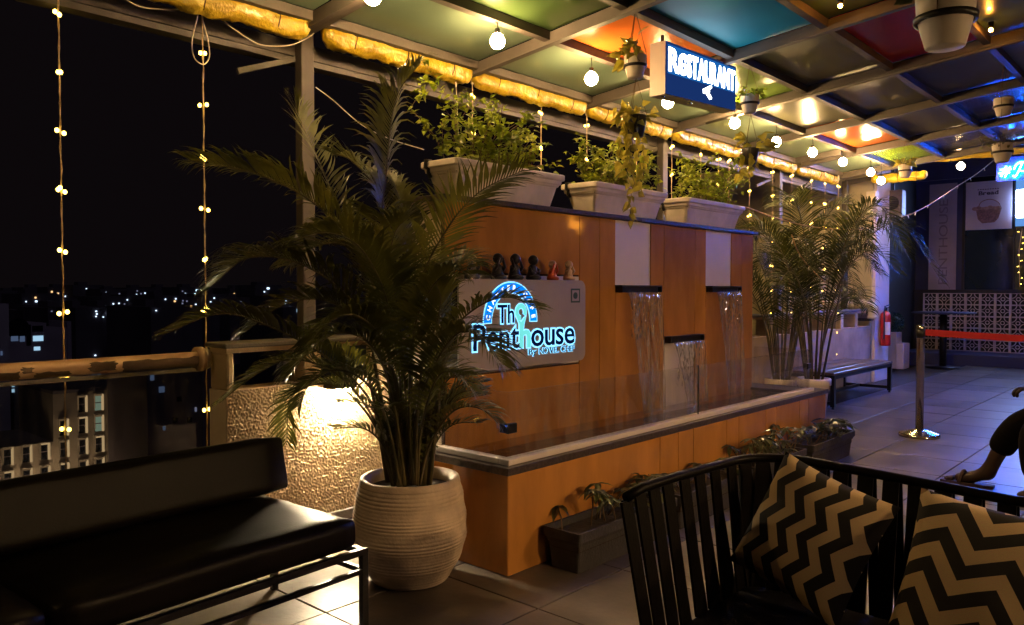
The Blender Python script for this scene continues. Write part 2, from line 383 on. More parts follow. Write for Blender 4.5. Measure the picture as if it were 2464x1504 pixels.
# text cut as letters; every letter is its own piece
_dg = None
def glyph(ch, size, extrude, offset=0):
    cu = bpy.data.curves.new('g', 'FONT'); cu.body = ch; cu.size = size; cu.extrude = extrude; cu.offset = offset; cu.resolution_u = 3
    o = bpy.data.objects.new('g', cu); col.objects.link(o)
    bpy.context.view_layer.update(); dg = bpy.context.evaluated_depsgraph_get()
    me = bpy.data.meshes.new_from_object(o.evaluated_get(dg)); bpy.data.objects.remove(o); bpy.data.curves.remove(cu); return me
def text_layout(body, size):
    xs = []; x = 0
    for ch in body:
        if ch == ' ': xs.append((x, 0)); x += size*.28; continue
        me = glyph(ch, size, 0); c = [v.co.x for v in me.vertices]; w0, w1 = min(c), max(c); bpy.data.meshes.remove(me)
        xs.append((x-w0, w1-w0)); x += (w1-w0) + size*.07
    return xs, x-size*.07
def letters(body, fit, height_z, m, parent, name='letter', extrude=.004, offset=0, cap=.72):
    """fit(u, v) maps text space (u along 0..1, v up 0..1 of cap height) and depth to a world point"""
    size = 1.0; xs, tot = text_layout(body, size)
    for (x, wd), ch in zip(xs, body):
        if ch == ' ': continue
        me = glyph(ch, size, 1.0, offset)
        mb = MB(); mb.add([fit((v.co.x+x)/tot, v.co.y/cap, v.co.z) for v in me.vertices], [list(p.vertices) for p in me.polygons])
        bpy.data.meshes.remove(me); mb.build(name, m, parent)

# ================================================================== SETTING
# ground and far city floor
ZG = -36.0
struct(MB().add([(-2500,-2500,ZG),(2500,-2500,ZG),(2500,2500,ZG),(-2500,2500,ZG)], [(0,1,2,3)]).build('ground', 'city_ground'))
fl = struct(MB().box(-3.9, 4.5, -3.5, 15.4, -.30, -.012).build('terrace_floor', 'grout'))
TS = .605
tile_me = MB().rbox(-TS/2+.0035, TS/2-.0035, -TS/2+.0035, TS/2-.0035, -.02, 0, .002, 1).mesh('tile', 'tile')
for i in range(-3, 8):
    for j in range(-4, 22):
        x = -2.053 + TS*(i-.5) + 0; y = 2.416 + TS*(j-.5)
        if x-TS/2 < -3.72 or y < -.4 or y > 15.3 or x > 2.2: continue
        # keep what the terrace shows
        q = Vector((x, y, 0))-_C; z = q.dot(_Fv)
        if z < .8 or abs(q.dot(_Rv)/z) > .95: continue
        t = inst('tile', tile_me, fl, (x, y, R_.uniform(-.0012, .0012)), (R_.uniform(-.001, .001), R_.uniform(-.001, .001), R_.choice((0, PI/2, PI, -PI/2))))
step = struct(MB().rbox(-6, 4.5, 15.12, 16.4, -.05, .19, .012).build('stage_step', 'wall_navy'))

# ------------------------------------------------------------------ parapet with rough plaster
par = thing('parapet_wall', 'rough plastered parapet with dark slots behind the palm and sofa', 'wall', (-3.78, 6, 0))
PX0, PX1, PY0, PY1 = -3.87, -3.69, 1.94, 11.6
nx, nz = 620, 190; Y1d = 4.6
mb = MB()
for i in range(nx+1):
    for j in range(nz+1):
        y = PY0+.004 + (Y1d-PY0)*i/nx; z = .001 + .789*j/nz
        h = noise.noise(Vector((y*105, z*105, 3)))*.0085 + noise.noise(Vector((y*160, z*130, 9)))*.004
        h = max(h, -.003)
        mb.v.append((PX1+h, y, z))
for i in range(nx):
    for j in range(nz):
        a = i*(nz+1)+j; mb.f.append((a, a+nz+1, a+nz+2, a+1))
mb.build('plaster_face', 'plaster', par, True)
MB().box(PX0, PX1-.008, PY0, PY1, 0, .79).build('wall_core', 'cream_plaster', par)
MB().box(PX1-.008, PX1, Y1d, PY1, 0, .79).build('plaster_face', 'plaster', par)
ys = [PY0]; y = 2.0
mb = MB(); piers = [(PY0, 1.985)]
y = 2.395
while y < PY1-.6: piers.append((y, y+.105)); y += .535
for a, b in piers: MB().rbox(PX0+.003, PX1-.003, a+.002, b, .79, .98, .012).build('pier', 'plaster', par)
MB().box(PX0+.002, PX1-.002, PY0+.001, PY1, .98, 1.005).build('lintel', 'plaster', par)
MB().rbox(PX0-.02, PX1+.015, PY0-.012, PY1, 1.005, 1.03, .006).build('coping', 'cap_stone', par)
MB().rbox(-3.70, -3.672, PY0+.01, 4.6, .0005, .055, .006).build('skirting', 'cap_stone', par)

# ------------------------------------------------------------------ glass balustrade on the open side
bal = thing('glass_balustrade', 'worn brown pipe handrail over clear glass at the terrace edge', 'railing', (-3.87, .6, 0))
RX, RZ = -3.865, .947
MB().tube([(RX, y, RZ) for y in (-2.5, -1, 0, .9, 1.88)], .038, 16).build('handrail', 'old_rail', bal, True)
for y0, y1, da, db in ((1.50, 1.90, -.9, .9), (1.13, 1.27, -1.2, .2), (1.35, 1.47, -.2, 1.0), (.98, 1.07, -.6, .5), (.55, .8, -1.0, .3), (1.08, 1.12, .2, .9)):   # where the paint has worn through to metal
    mb = MB(); n = 9; m_ = 14
    for i in range(m_+1):
        for j in range(n+1):
            u = i/m_; yy = y0+(y1-y0)*u; e = .22*noise.noise(Vector((yy*30, j, y0*9)))
            th = da+(db-da)*j/n + (e if j in (0, n) else 0) - .45
            yy += .02*noise.noise(Vector((j*1.1, y0*7, i))) if i in (0, m_) else 0
            mb.v.append((RX+.0386*math.cos(th), yy, RZ+.0386*math.sin(th)))
    for i in range(m_):
        for j in range(n): a = i*(n+1)+j; mb.f.append((a, a+1, a+n+2, a+n+1))
    mb.build('worn_patch', 'old_rail_dark', bal, True)
MB().tube([(RX, 1.868, RZ), (RX, 1.90, RZ)], .062, 20).build('flange', 'old_rail', bal, True)
MB().tube([(RX, 1.896, RZ), (RX, 1.928, RZ)], .052, 20).build('flange', 'cream_plaster', bal, True)
MB().box(RX-.012, RX+.012, -2.5, 1.9, .886, .905).build('glass_channel', 'steel', bal)
for a, b in ((-2.5, -.32), (-.30, 1.9)):
    MB().box(RX-.005, RX+.005, a, b, .06, .886).build('pane', 'rail_glass', bal)
MB().rbox(RX-.04, RX+.04, -2.5, 1.93, -.011, .06, .004).build('shoe', 'cap_stone', bal)

# ------------------------------------------------------------------ wall lamp
wl = thing('wall_lamp', 'hooded lamp on the parapet flooding the plaster with warm light', 'lamp', (-3.66, 2.58, .74))
mb = MB(); prof = []
for i in range(13):
    t = PI*i/12; prof.append((2.585-.085*math.cos(t), .752+.06*math.sin(t)))
mb.prism(prof, -3.683, -3.60, 'x'); mb.build('hood', 'black_metal', wl)
MB().rbox(-3.670, -3.622, 2.525, 2.645, .728, .749, .006).build('lamp_glass', 'wall_lamp_glow', wl)

# ------------------------------------------------------------------ canopy roof
def rz(x): return 3.186 + .1*x
rf = thing('canopy_roof', 'steel canopy roof of coloured panels over the terrace', 'roof', (-1, 5, 2.7))
AX = [-3.74, -3.12, -2.55, -1.91, -1.27, -.64, 0.0, .64, 1.28]
BY = [-2.6, -1.3, 0.0, 1.25, 2.5, 3.78, 5.06, 6.36, 7.74, 9.18, 10.52]
PC = {0: ['sage']*10,
      1: ['olive','sage','deepgreen','deepgreen','deepgreen','orange','green','olive','orange','green'],
      2: ['red','slate','olive','green','blue','blue','olive','olive','olive','slate'],
      3: ['olive','green','blue','olive','red','deepgreen','red','olive','cobalt','cobalt'],
      4: ['blue','olive','sage','red','green','olive','deepgreen','olive','blue','cobalt'],
      5: ['olive','orange','olive','green','slate','deepgreen','olive','olive','cobalt','red'],
      6: ['slate','olive','red','olive','green','olive','orange','blue','cobalt','cobalt'],
      7: ['olive','green','olive','blue','olive','red','olive','olive','cobalt','slate']}
PC[1][4] = 'deepgreen'; PC[0][4] = 'sage'
for i in range(8):
    for j in range(10):
        x0, x1, y0, y1 = AX[i]+.02, AX[i+1]-.02, BY[j]+.02, BY[j+1]-.02
        sag = .006
        mb = MB(); n = 4
        for a in range(n+1):
            for b in range(n+1):
                x = x0+(x1-x0)*a/n; y = y0+(y1-y0)*b/n
                mb.v.append((x, y, rz(x)+.012 - sag*math.sin(PI*a/n)*math.sin(PI*b/n)))
        for a in range(n):
            for b in range(n):
                k = a*(n+1)+b; mb.f.append((k, k+1, k+n+2, k+n+1))
        o = len(mb.v); mb.v += [(x, y, z+.01) for x, y, z in mb.v]; mb.f += [tuple(q+o for q in reversed(f_)) for f_ in mb.f[:n*n]]
        mb.build('panel', PANEL[PC[i][j]], rf, True)
for i, x in enumerate(AX):
    MB().hexa([(x-.022, BY[0], rz(x-.022)-.045), (x+.022, BY[0], rz(x+.022)-.045), (x+.022, BY[0], rz(x+.022)+.008), (x-.022, BY[0], rz(x-.022)+.008)],
              [(x-.022, BY[-1]+.03, rz(x-.022)-.045), (x+.022, BY[-1]+.03, rz(x+.022)-.045), (x+.022, BY[-1]+.03, rz(x+.022)+.008), (x-.022, BY[-1]+.03, rz(x-.022)+.008)]).build('purlin', 'beam_paint', rf)
for j, y in enumerate(BY):
    a, b = AX[0]-.12, AX[-1]
    MB().hexa([(a, y-.024, rz(a)-.068), (a, y+.024, rz(a)-.068), (a, y+.024, rz(a)+.003), (a, y-.024, rz(a)+.003)],
              [(b, y-.024, rz(b)-.068), (b, y+.024, rz(b)-.068), (b, y+.024, rz(b)+.003), (b, y-.024, rz(b)+.003)]).build('rafter', 'beam_paint', rf)
yp = 6.27; MB().tube([(-3.4, yp, rz(-3.4)-.088), (-1, yp+.02, rz(-1)-.09), (1.2, yp, rz(1.2)-.088)], .014, 8).build('conduit', 'beam_dark', rf, True)
# gutter beam and posts
MB().box(-4.02, -3.97, -2.6, 11.2, 2.635, 2.72).build('edge_beam', 'beam_paint', rf)
MB().box(-4.06, -3.975, -2.6, 11.2, 2.60, 2.632).build('edge_beam', 'beam_dark', rf)
for y in (-1.3, 2.56, 6.42, 9.0, 11.2):
    MB().rbox(-3.965, -3.895, y-.042, y+.042, -.2, 2.80, .006).build('post', 'beam_paint', rf)
    MB().bar((-3.93, y, 2.78), (-3.2, y-.02, rz(-3.2)-.03), .05, .06).build('knee_brace', 'beam_dark', rf)
    MB().bar((-4.045, y-.35, 2.50), (-3.97, y-.03, 2.62), .03, .03).build('bracket', 'beam_dark', rf)

# ------------------------------------------------------------------ rolled yellow tarpaulins tied along the eave
TL = {3: 'yellow rolled tarpaulin on the eave, just right of the post', 4: 'yellow rolled tarpaulin above the first white trough planter', 5: 'yellow rolled tarpaulin on the eave under the lit restaurant sign',
      6: 'yellow rolled tarpaulin behind the trailing golden vine', 7: 'yellow rolled tarpaulin above the distant palm', 8: 'farthest yellow rolled tarpaulin on the long eave, ending at the corner', 2: 'yellow rolled tarpaulin at the top left, ending at the post', 1: 'yellow rolled tarpaulin over the sofa'}
def tarp(y0, y1, label, x=-3.80, z=2.752, along='y', r0=.056):
    t = thing('tarpaulin_roll', label, 'tarpaulin', (x, (y0+y1)/2, z) if along == 'y' else ((y0+y1)/2, x, z), 'yellow tarpaulin rolls along the eave')
    n = max(24, int(abs(y1-y0)*70)); m_ = 22; mb = MB(); sd = R_.uniform(0, 99)
    for i in range(n+1):
        u = i/n; yy = y0+(y1-y0)*u
        e = 1-.45*max(0, 1-min(u, 1-u)*30)
        tie = 1-.10*math.exp(-((u*3) % 1-.5)**2*500)
        sagz = -.014*math.sin(PI*((u*3) % 1)) + .008*noise.noise(Vector((yy*3, sd, 0)))
        for j in range(m_):
            th = 2*PI*j/m_; c_, s_ = math.cos(th), math.sin(th)
            w1 = .6*noise.noise(Vector((yy*4, c_*2.6+sd, s_*2.6)))+.7*noise.noise(Vector((yy*7, c_*6+sd, s_*6))); w2 = noise.noise(Vector((yy*26, c_*4+sd, s_*4))); w3 = noise.noise(Vector((yy*55+c_*8, c_*7, s_*7+sd)))
            rg = 1-2*abs(noise.noise(Vector((yy*13+th*1.3, c_*2.6+sd, s_*2.6)))); rg2 = 1-2*abs(noise.noise(Vector((yy*31-th*2, c_*4+sd, s_*5))))
            r = r0*e*tie*(1.0+.24*w1+.14*w2+.06*w3+.14*rg*rg*rg+.07*rg2)
            a, b = c_*r*.85, s_*r*1.15+sagz
            mb.v.append((x+a, yy, z+b) if along == 'y' else (yy, x+a, z+b))
    for i in range(n):
        for j in range(m_): mb.f.append((i*m_+j, i*m_+(j+1) % m_, (i+1)*m_+(j+1) % m_, (i+1)*m_+j))
    mb.f.append(tuple(range(m_))); mb.f.append(tuple(n*m_+j for j in range(m_)))
    mb.build('sheet', 'tarp', t, True)
    for k in range(3):
        q = y0+(y1-y0)*(k+.5)/3
        pts = [((x+.055*math.cos(a), q+.004*math.sin(3*a), z-.006+.064*math.sin(a)) if along == 'y' else (q, x+.055*math.cos(a), z-.006+.064*math.sin(a))) for a in [2*PI*i/16 for i in range(17)]]
        MB().tube(pts, .003, 5, False).build('tie', 'rope', t)
for j in range(1, 9):
    tarp(BY[j+1]+.02 if j != 3 else 2.60, BY[j+2]-.02 if j != 2 else 2.50, TL[j]) if j+2 < len(BY) else None
tarp(-3.4, -2.75, 'yellow tarpaulin bunched at the far corner beside the cream wall', 10.62, 2.72, 'x', .045)
tarp(-2.7, -1.4, 'yellow tarpaulin rolled along the far end of the canopy', 10.62, 2.90, 'x', .03)

# ------------------------------------------------------------------ filament bulbs hung from the first purlin
def hang_bulb(x, y, z, label, top, r=.043, group='warm bulbs on the festoon line'):
    t = thing('pendant_bulb', label, 'light bulb', (x, y, z), group)
    MB().tube([(x, y, top), (x+.004, y, (top+z)/2), (x, y, z+.055)], .003, 6).build('cord', 'black_plastic', t)
    MB().lathe([(.010, .075), (.016, .07), (.017, .035), (.013, .030)], 12, (x, y, z)).build('socket', 'black_plastic', t, True)
    prof = [(.002, -r)]+[(r*math.sin(PI*i/14), -r*math.cos(PI*i/14)) for i in range(1, 10)]+[(r*.62, r*.86), (.013, r*1.12)]
    MB().lathe(prof, 28, (x, y, z)).build('globe', 'bulb_glow', t, True)
BL = ['glowing bulb hanging nearest the post, over the tall palm', 'glowing bulb above the first white trough planter', 'glowing bulb beside the hanging white pot with yellow leaves', 'glowing bulb under the near end of the restaurant sign',
      'glowing bulb under the far end of the restaurant sign', 'glowing bulb just right of the small white hanging pot', 'third glowing bulb past the restaurant sign', 'fourth glowing bulb past the restaurant sign', 'glowing bulb by the bunched tarpaulin at the corner', 'lowest glowing bulb, against the cream column']
bx = -3.12
pxs = [(1197,100),(1423,190),(1607,247),(1768,297),(1868,342),(1955,367),(2028,390),(2095,415),(2120,435)]
hang_bulb(bx, 2.42, 2.735, BL[0], rz(bx)-.04)
for k, a in enumerate(pxs):
    p = on(*a, 'x', bx); hang_bulb(bx, p.y, p.z, BL[k+1], rz(bx)-.04 if p.y < 10.5 else 2.86)
for k, y in ((3, -.9),):  # unseen bulb added for light from behind the viewer
    hang_bulb(bx, y, 2.735, ['glowing bulb on the festoon line over the sofa end','glowing bulb on the festoon line over the middle of the sofa','glowing bulb on the festoon line beside the viewer','added glowing bulb on the festoon line behind the viewer'][k], rz(bx)-.04)
p = on(2312, 400, 'y', 11.0); hang_bulb(p.x, p.y, p.z, 'lone glowing bulb hanging before the dark back wall', p.z+.25, .043)
def fill_pendant(x, y, z, label, m):  # unseen fill lamps, added to light the fountain wall and the pillows
    t = thing('fill_pendant', label, 'lamp', (x, y, z), 'added pendants out of view')
    MB().lathe([(.20, -.005), (.205, 0), (.13, .10), (.04, .15), (.02, .19), (.012, .19), (.034, .145), (.12, .095), (.192, .002)], 32, (x, y, z), False).build('shade', 'black_metal', t, True)
    MB().ball((x, y, z+.012), .05, 16, 12).build('globe', m, t, True); MB().tube([(x, y, z+.18), (x, y, rz(x)-.02)], .004, 6).build('cord', 'black_plastic', t)
fill_pendant(2.3, 2.9, 2.05, 'added black shaded pendant out of view to the right', 'fill_glow'); fill_pendant(2.3, 4.9, 2.05, 'farther added black shaded pendant out of view to the right', 'fill_glow')
fill_pendant(1.5, 1.1, 2.1, 'added black shaded pendant behind the viewer', 'fill_soft')

# ================================================================== FOUNTAIN
FX, FY0, FY1 = -2.375, 2.587, 6.385          # plinth front face, near and far end
WX, WY0, WY1 = -2.88, 2.667, 6.113           # board face of the fountain wall
ft = thing('water_fountain', 'orange clad wall fountain with three spouts and a glass fronted pool', 'fountain', (-2.7, 4.5, 0))
MB().box(FX-.085, FX-.014, FY0+.014, FY1-.014, .0, .462).build('plinth_core', 'seam', ft)
MB().box(-3.26, FX-.087, FY0+.014, FY0+.08, 0, .462).build('plinth_core', 'seam', ft)
MB().box(-3.26, FX-.087, FY1-.25, FY1-.014, 0, .462).build('plinth_core', 'seam', ft)
MB().box(-3.1, FX-.087, FY0+.082, FY1-.252, .30, .36).build('pool_floor', 'granite', ft)
FS = [2.587, 3.873, 4.076, 4.253, 4.684, 4.855, 5.27, 5.444, 5.855, 6.033, 6.385]
for a, b in zip(FS, FS[1:]): MB().rbox(FX-.0135, FX, a+.0022, b-.0022, .004, .4615, .0015, 1).build('board', 'orange_panel', ft)
XS = [FX-.001, -2.74, -3.0, -3.26]
for a, b in zip(XS, XS[1:]): MB().rbox(b+.0022, a-.0022, FY0, FY0+.0135, .004, .4615, .0015, 1).build('board', 'orange_panel', ft)
MB().rbox(-3.1, FX-.001, FY1-.0135, FY1, .004, .4615, .0015, 1).build('board', 'orange_panel', ft)
MB().rbox(-2.47, FX+.016, FY0-.016, FY1+.016, .463, .499, .004, 2).build('ledge', 'granite', ft)
MB().rbox(-3.27, -2.472, FY0-.016, FY0+.075, .463, .4985, .004, 2).build('ledge', 'granite', ft)
MB().rbox(-3.12, -2.472, 6.09, FY1+.016, .463, .4985, .004, 2).build('ledge', 'granite', ft)
MB().rbox(-2.45, -2.39, FY0+.022, 6.18, .4995, .527, .004, 2).build('kerb', 'white_panel', ft)
MB().rbox(-2.88, -2.452, FY0+.022, FY0+.075, .4992, .5265, .004, 2).build('kerb', 'white_panel', ft)
wm = MB(); n = 30; m_ = 6
for i in range(n+1):
    for j in range(m_+1): wm.v.append((-2.878+(.43)*j/m_, 2.665+3.42*i/n, .487+.002*noise.noise(Vector((i*.9, j*1.3, 0)))))
for i in range(n):
    for j in range(m_): a = i*(m_+1)+j; wm.f.append((a, a+1, a+m_+2, a+m_+1))
wm.build('pool_water', 'pool_water', ft, True)
# glass round the pool
GX = -2.412
for a, b in ((2.632, 4.372), (4.378, 6.128)): MB().box(GX-.005, GX+.005, a, b, .524, .832).build('pane', 'glass', ft)
MB().box(-2.872, GX-.008, 2.627, 2.637, .524, .832).build('pane', 'glass', ft)
MB().box(-2.872, GX-.008, 6.129, 6.139, .524, .832).build('pane', 'glass', ft)
for y, z in ((2.632, .665), (6.134, .70)):
    MB().rbox(GX-.05, GX-.012, y-.010, y+.010, z-.022, z+.022, .003, 1).build('glass_clip', 'black_metal', ft)
    MB().rbox(GX-.010, GX+.010, y-.012 if y < 4 else y-.05, y+.05 if y < 4 else y+.012, z-.0225, z+.0225, .003, 1).build('glass_clip', 'black_metal', ft)
for y in (4.375,): MB().box(GX-.004, GX+.004, y-.0025, y+.0025, .524, .831).build('glass_joint', 'black_plastic', ft)
# the wall and its boards
MB().box(-3.12, WX-.0135, WY0+.004, WY1-.004, .0, 1.745).build('wall_core', 'seam', ft)
MB().box(-3.13, WX-.014, WY0-.006, WY0+.003, .465, 1.744).build('end_render', 'cream_plaster', ft)
MB().rbox(-2.893, WX+.0025, WY0-.0085, WY0+.004, .50, 1.744, .001, 1).build('edge_trim', 'seam', ft)
def wboard(y0, y1, z0, z1, m='orange_panel'): MB().rbox(WX-.013, WX+(0 if m == 'orange_panel' else -.004), y0+.0022, y1-.0022, z0, z1, .0012, 1).build('board' if m == 'orange_panel' else 'white_panel', m, ft)
ZB, ZT = .44, 1.744
wboard(2.672, 3.776, ZB, .853); wboard(2.672, 3.776, .862, 1.378, 'white_panel'); wboard(2.672, 3.776, 1.388, ZT)
for a, b in ((3.776, 3.979), (3.979, 4.15), (4.564, 4.734), (5.165, 5.326), (5.732, 5.904), (5.904, 6.113)): wboard(a, b, ZB, ZT)
for a, b in ((4.15, 4.564), (5.326, 5.732)): wboard(a, b, ZB, 1.315); wboard(a, b, 1.3185, ZT, 'white_panel')
wboard(4.734, 5.165, .955, ZT); wboard(4.734, 5.165, ZB, .952, 'white_panel')
MB().rbox(-3.15, WX+.03, WY0-.025, 4.4, 1.746, 1.773, .004, 2).build('cap', 'granite', ft)
MB().rbox(-3.15, WX+.03, 4.403, WY1+.03, 1.746, 1.773, .004, 2).build('cap', 'granite', ft)
def spout(y0, y1, z):
    s = MB().rbox(WX-.005, WX+.055, y0, y1, z-.008, z, .002, 1).build('spout', 'black_metal', ft)
    MB().rbox(WX+.001, WX+.056, y0, y0+.03, z-.045, z-.009, .002, 1).build('spout_cheek', 'black_metal', s)
    MB().rbox(WX+.001, WX+.056, y1-.012, y1-.0005, z-.045, z-.009, .002, 1).build('spout_cheek', 'black_metal', s)
    MB().rbox(WX+.001, WX+.030, y0+.032, y1-.014, z-.046, z-.0095, .002, 1).build('spout_throat', 'black_plastic', s)
spout(4.147, 4.624, 1.328); spout(5.328, 5.808, 1.328); spout(4.744, 5.214, .975)
def fall(y0, y1, ye0, ye1, z0, z1, sd):
    n, m_ = 40, 26; mb = MB()
    for i in range(n+1):
        u = i/n; z = z0+(z1-z0)*u
        for j in range(m_+1):
            v = j/m_; a = y0+(ye0-y0)*u; b = y1+(ye1-y1)*u
            rip = .006*noise.noise(Vector((v*9, u*2.5, sd)))+.004*noise.noise(Vector((v*22, u*5, sd)))
            edge = .006*(math.exp(-(v*16)**2)+math.exp(-((1-v)*16)**2))
            mb.v.append((WX+.045+.05*math.sqrt(u)+rip*(.3+u)+edge, a+(b-a)*v+.006*noise.noise(Vector((u*6, sd, v*2))), z))
    for i in range(n):
        for j in range(m_): a = i*(m_+1)+j; mb.f.append((a, a+1, a+m_+2, a+m_+1))
    o = mb.build('water_fall', 'water_sheet', ft, True)
    for s in (0, m_):
        pts = [mb.v[i*(m_+1)+s] for i in range(0, n+1, 2)]
        MB().tube(pts, [.0035+.002*abs(noise.noise(Vector((i*.7, s, sd)))) for i in range(len(pts))], 6).build('water_rope', 'water_sheet', o, True)
    # broken water just under the lip
    mb = MB()
    for k in range(130):
        yy = R_.uniform(y0+.02, y1-.02); zz = z0-R_.uniform(.0, .30)**1.0
        mb.ball((WX+.05+R_.uniform(0, .03), yy, zz), R_.uniform(.0016, .0042), 5, 4, 5)
    stuff(mb.build('spray', 'water_foam', o, True))
fall(4.22, 4.60, 4.33, 4.60, 1.285, .49, 1); fall(5.40, 5.79, 5.52, 5.76, 1.285, .49, 5); fall(4.79, 5.20, 4.90, 5.18, .932, .49, 9)

# ------------------------------------------------------------------ backlit name board on the wall
sb = thing('name_board', 'grey rounded light box reading The Penthouse on the fountain wall', 'sign', (-2.82, 3.16, 1.1))
def rrect(y0, y1, z0, z1, r, n=6):
    out = []
    for cy, cz, a0 in ((y1-r, z1-r, 0), (y0+r, z1-r, PI/2), (y0+r, z0+r, PI), (y1-r, z0+r, 3*PI/2)):
        for i in range(n+1):
            t = a0+PI/2*i/n; out.append((cy+r*math.cos(t), cz+r*math.sin(t)))
    return out
MB().prism(rrect(2.657, 3.672, .893, 1.351, .045), -2.876, -2.772, 'x').build('housing', 'sign_dark', sb)
MB().prism(rrect(2.655, 3.674, .891, 1.353, .046), -2.7715, -2.76, 'x').build('face_plate', 'sign_plate', sb)
SXP = -2.7595
def logo(body, y0, y1, z, h, m, off=.0, edge=.035, d=.003, edgem='logo_edge', name='letter'):
    if edge: letters(body, lambda u, v, q: (SXP+.001+(q*.001), y0+(y1-y0)*u, z+h*v), h, edgem, sb, 'glow_rim', offset=off+edge)
    letters(body, lambda u, v, q: (SXP+.0035+q*.001, y0+(y1-y0)*u, z+h*v), h, m, sb, name, offset=off)
wP = 2.75; logo('Pent', 2.752, 3.090, .996, .134, 'logo_navy', .012, .045)
logo('h', 3.100, 3.178, .996, .134, 'logo_teal', .025, .03)
logo('ouse', 3.190, 3.563, .996, .134, 'logo_navy', .012, .045)
logo('Th', 2.926, 3.050, 1.128, .098, 'logo_navy', .012, .05)
logo('By', 3.168, 3.232, .952, .030, 'logo_navy', .01, .05); logo('NOVEL CHEF', 3.256, 3.568, .950, .034, 'logo_navy', .0, .05)
def ring(c, r0, r1, a0, a1, x0, x1, m, name, n=40):
    mb = MB(); o = []
    for i in range(n+1): t = a0+(a1-a0)*i/n; o.append((c[0]+r1*math.cos(t), c[1]+r1*math.sin(t)))
    for i in range(n+1): t = a1+(a0-a1)*i/n; o.append((c[0]+r0*math.cos(t), c[1]+r0*math.sin(t)))
    k = n+1; mb.v = [(x0, *p) for p in o]+[(x1, *p) for p in o]; N = len(o)
    for i in range(n):
        a, b, c_, d = i, i+1, N-2-i, N-1-i
        mb.f.append((a, b, c_, d)); mb.f.append((N+d, N+c_, N+b, N+a))
    for i in range(N): mb.f.append((i, (i+1) % N, N+(i+1) % N, N+i))
    return mb.build(name, m, sb)
AC = (3.030, 1.133)
ring(AC, .146, .210, -.03, PI+.03, SXP, SXP+.0015, 'logo_edge', 'glow_rim'); ring(AC, .152, .204, -.005, PI+.005, SXP+.0005, SXP+.003, 'logo_blue', 'arch_band')
word = 'CHAPTER CAFE'
for i, ch in enumerate(word):
    if ch == ' ': continue
    t = PI - (PI*.045 + PI*.91*i/(len(word)-1)); me = glyph(ch, .040, .0005, .0012); xs_ = [v.co.x for v in me.vertices]; cxm = (min(xs_)+max(xs_))/2
    mb = MB(); ca, sa = math.cos(t), math.sin(t)
    for v in me.vertices:
        u_, v_ = v.co.x-cxm, v.co.y-.0145
        rr = .178+v_; mb.v.append((SXP+.0042+v.co.z, AC[0]+rr*ca+u_*sa, AC[1]+rr*sa-u_*ca))
    mb.f = [tuple(p.vertices) for p in me.polygons]; bpy.data.meshes.remove(me); mb.build('letter', 'logo_white', sb)
EC = (3.106, 1.182)
ring(EC, .017, .048, -.55, 1.55*PI-.1, SXP+.0005, SXP+.002, 'logo_edge', 'glow_rim'); ring(EC, .021, .044, -.5, 1.55*PI-.15, SXP+.001, SXP+.004, 'logo_teal', 'fork_loop')
for m, x0, g in (('logo_edge', SXP+.0003, .004), ('logo_teal', SXP+.0012, 0)):
    MB().prism([(3.064-g, 1.168+g), (3.082, 1.150+g), (3.106, 1.128+g), (3.128, 1.150+g), (3.146+g, 1.158+g), (3.128+g, 1.112), (3.124+g, 1.08-g), (3.100-g, 1.08-g), (3.096-g, 1.112)], x0, x0+.003, 'x').build('fork_stem' if m == 'logo_teal' else 'glow_rim', m, sb)
VX = SXP
mb = MB(); sq = lambda g: [(3.537+g, 1.226+g), (3.620-g, 1.226+g), (3.620-g, 1.306-g), (3.537+g, 1.306-g)]
o_, i_ = sq(0), sq(.009); mb.v = [(VX+.0015, *p) for p in o_+i_]+[(VX+.0001, *p) for p in o_+i_]
mb.f = [(k, (k+1) % 4, 4+(k+1) % 4, 4+k) for k in range(4)]+[(k, (k+1) % 4, 8+(k+1) % 4, 8+k) for k in range(4)]; mb.build('mark_frame', 'veg_green', sb)
MB().prism([(3.5785+.019*math.cos(2*PI*k/24), 1.266+.019*math.sin(2*PI*k/24)) for k in range(24)], VX, VX+.0016, 'x').build('mark_dot', 'veg_green', sb)

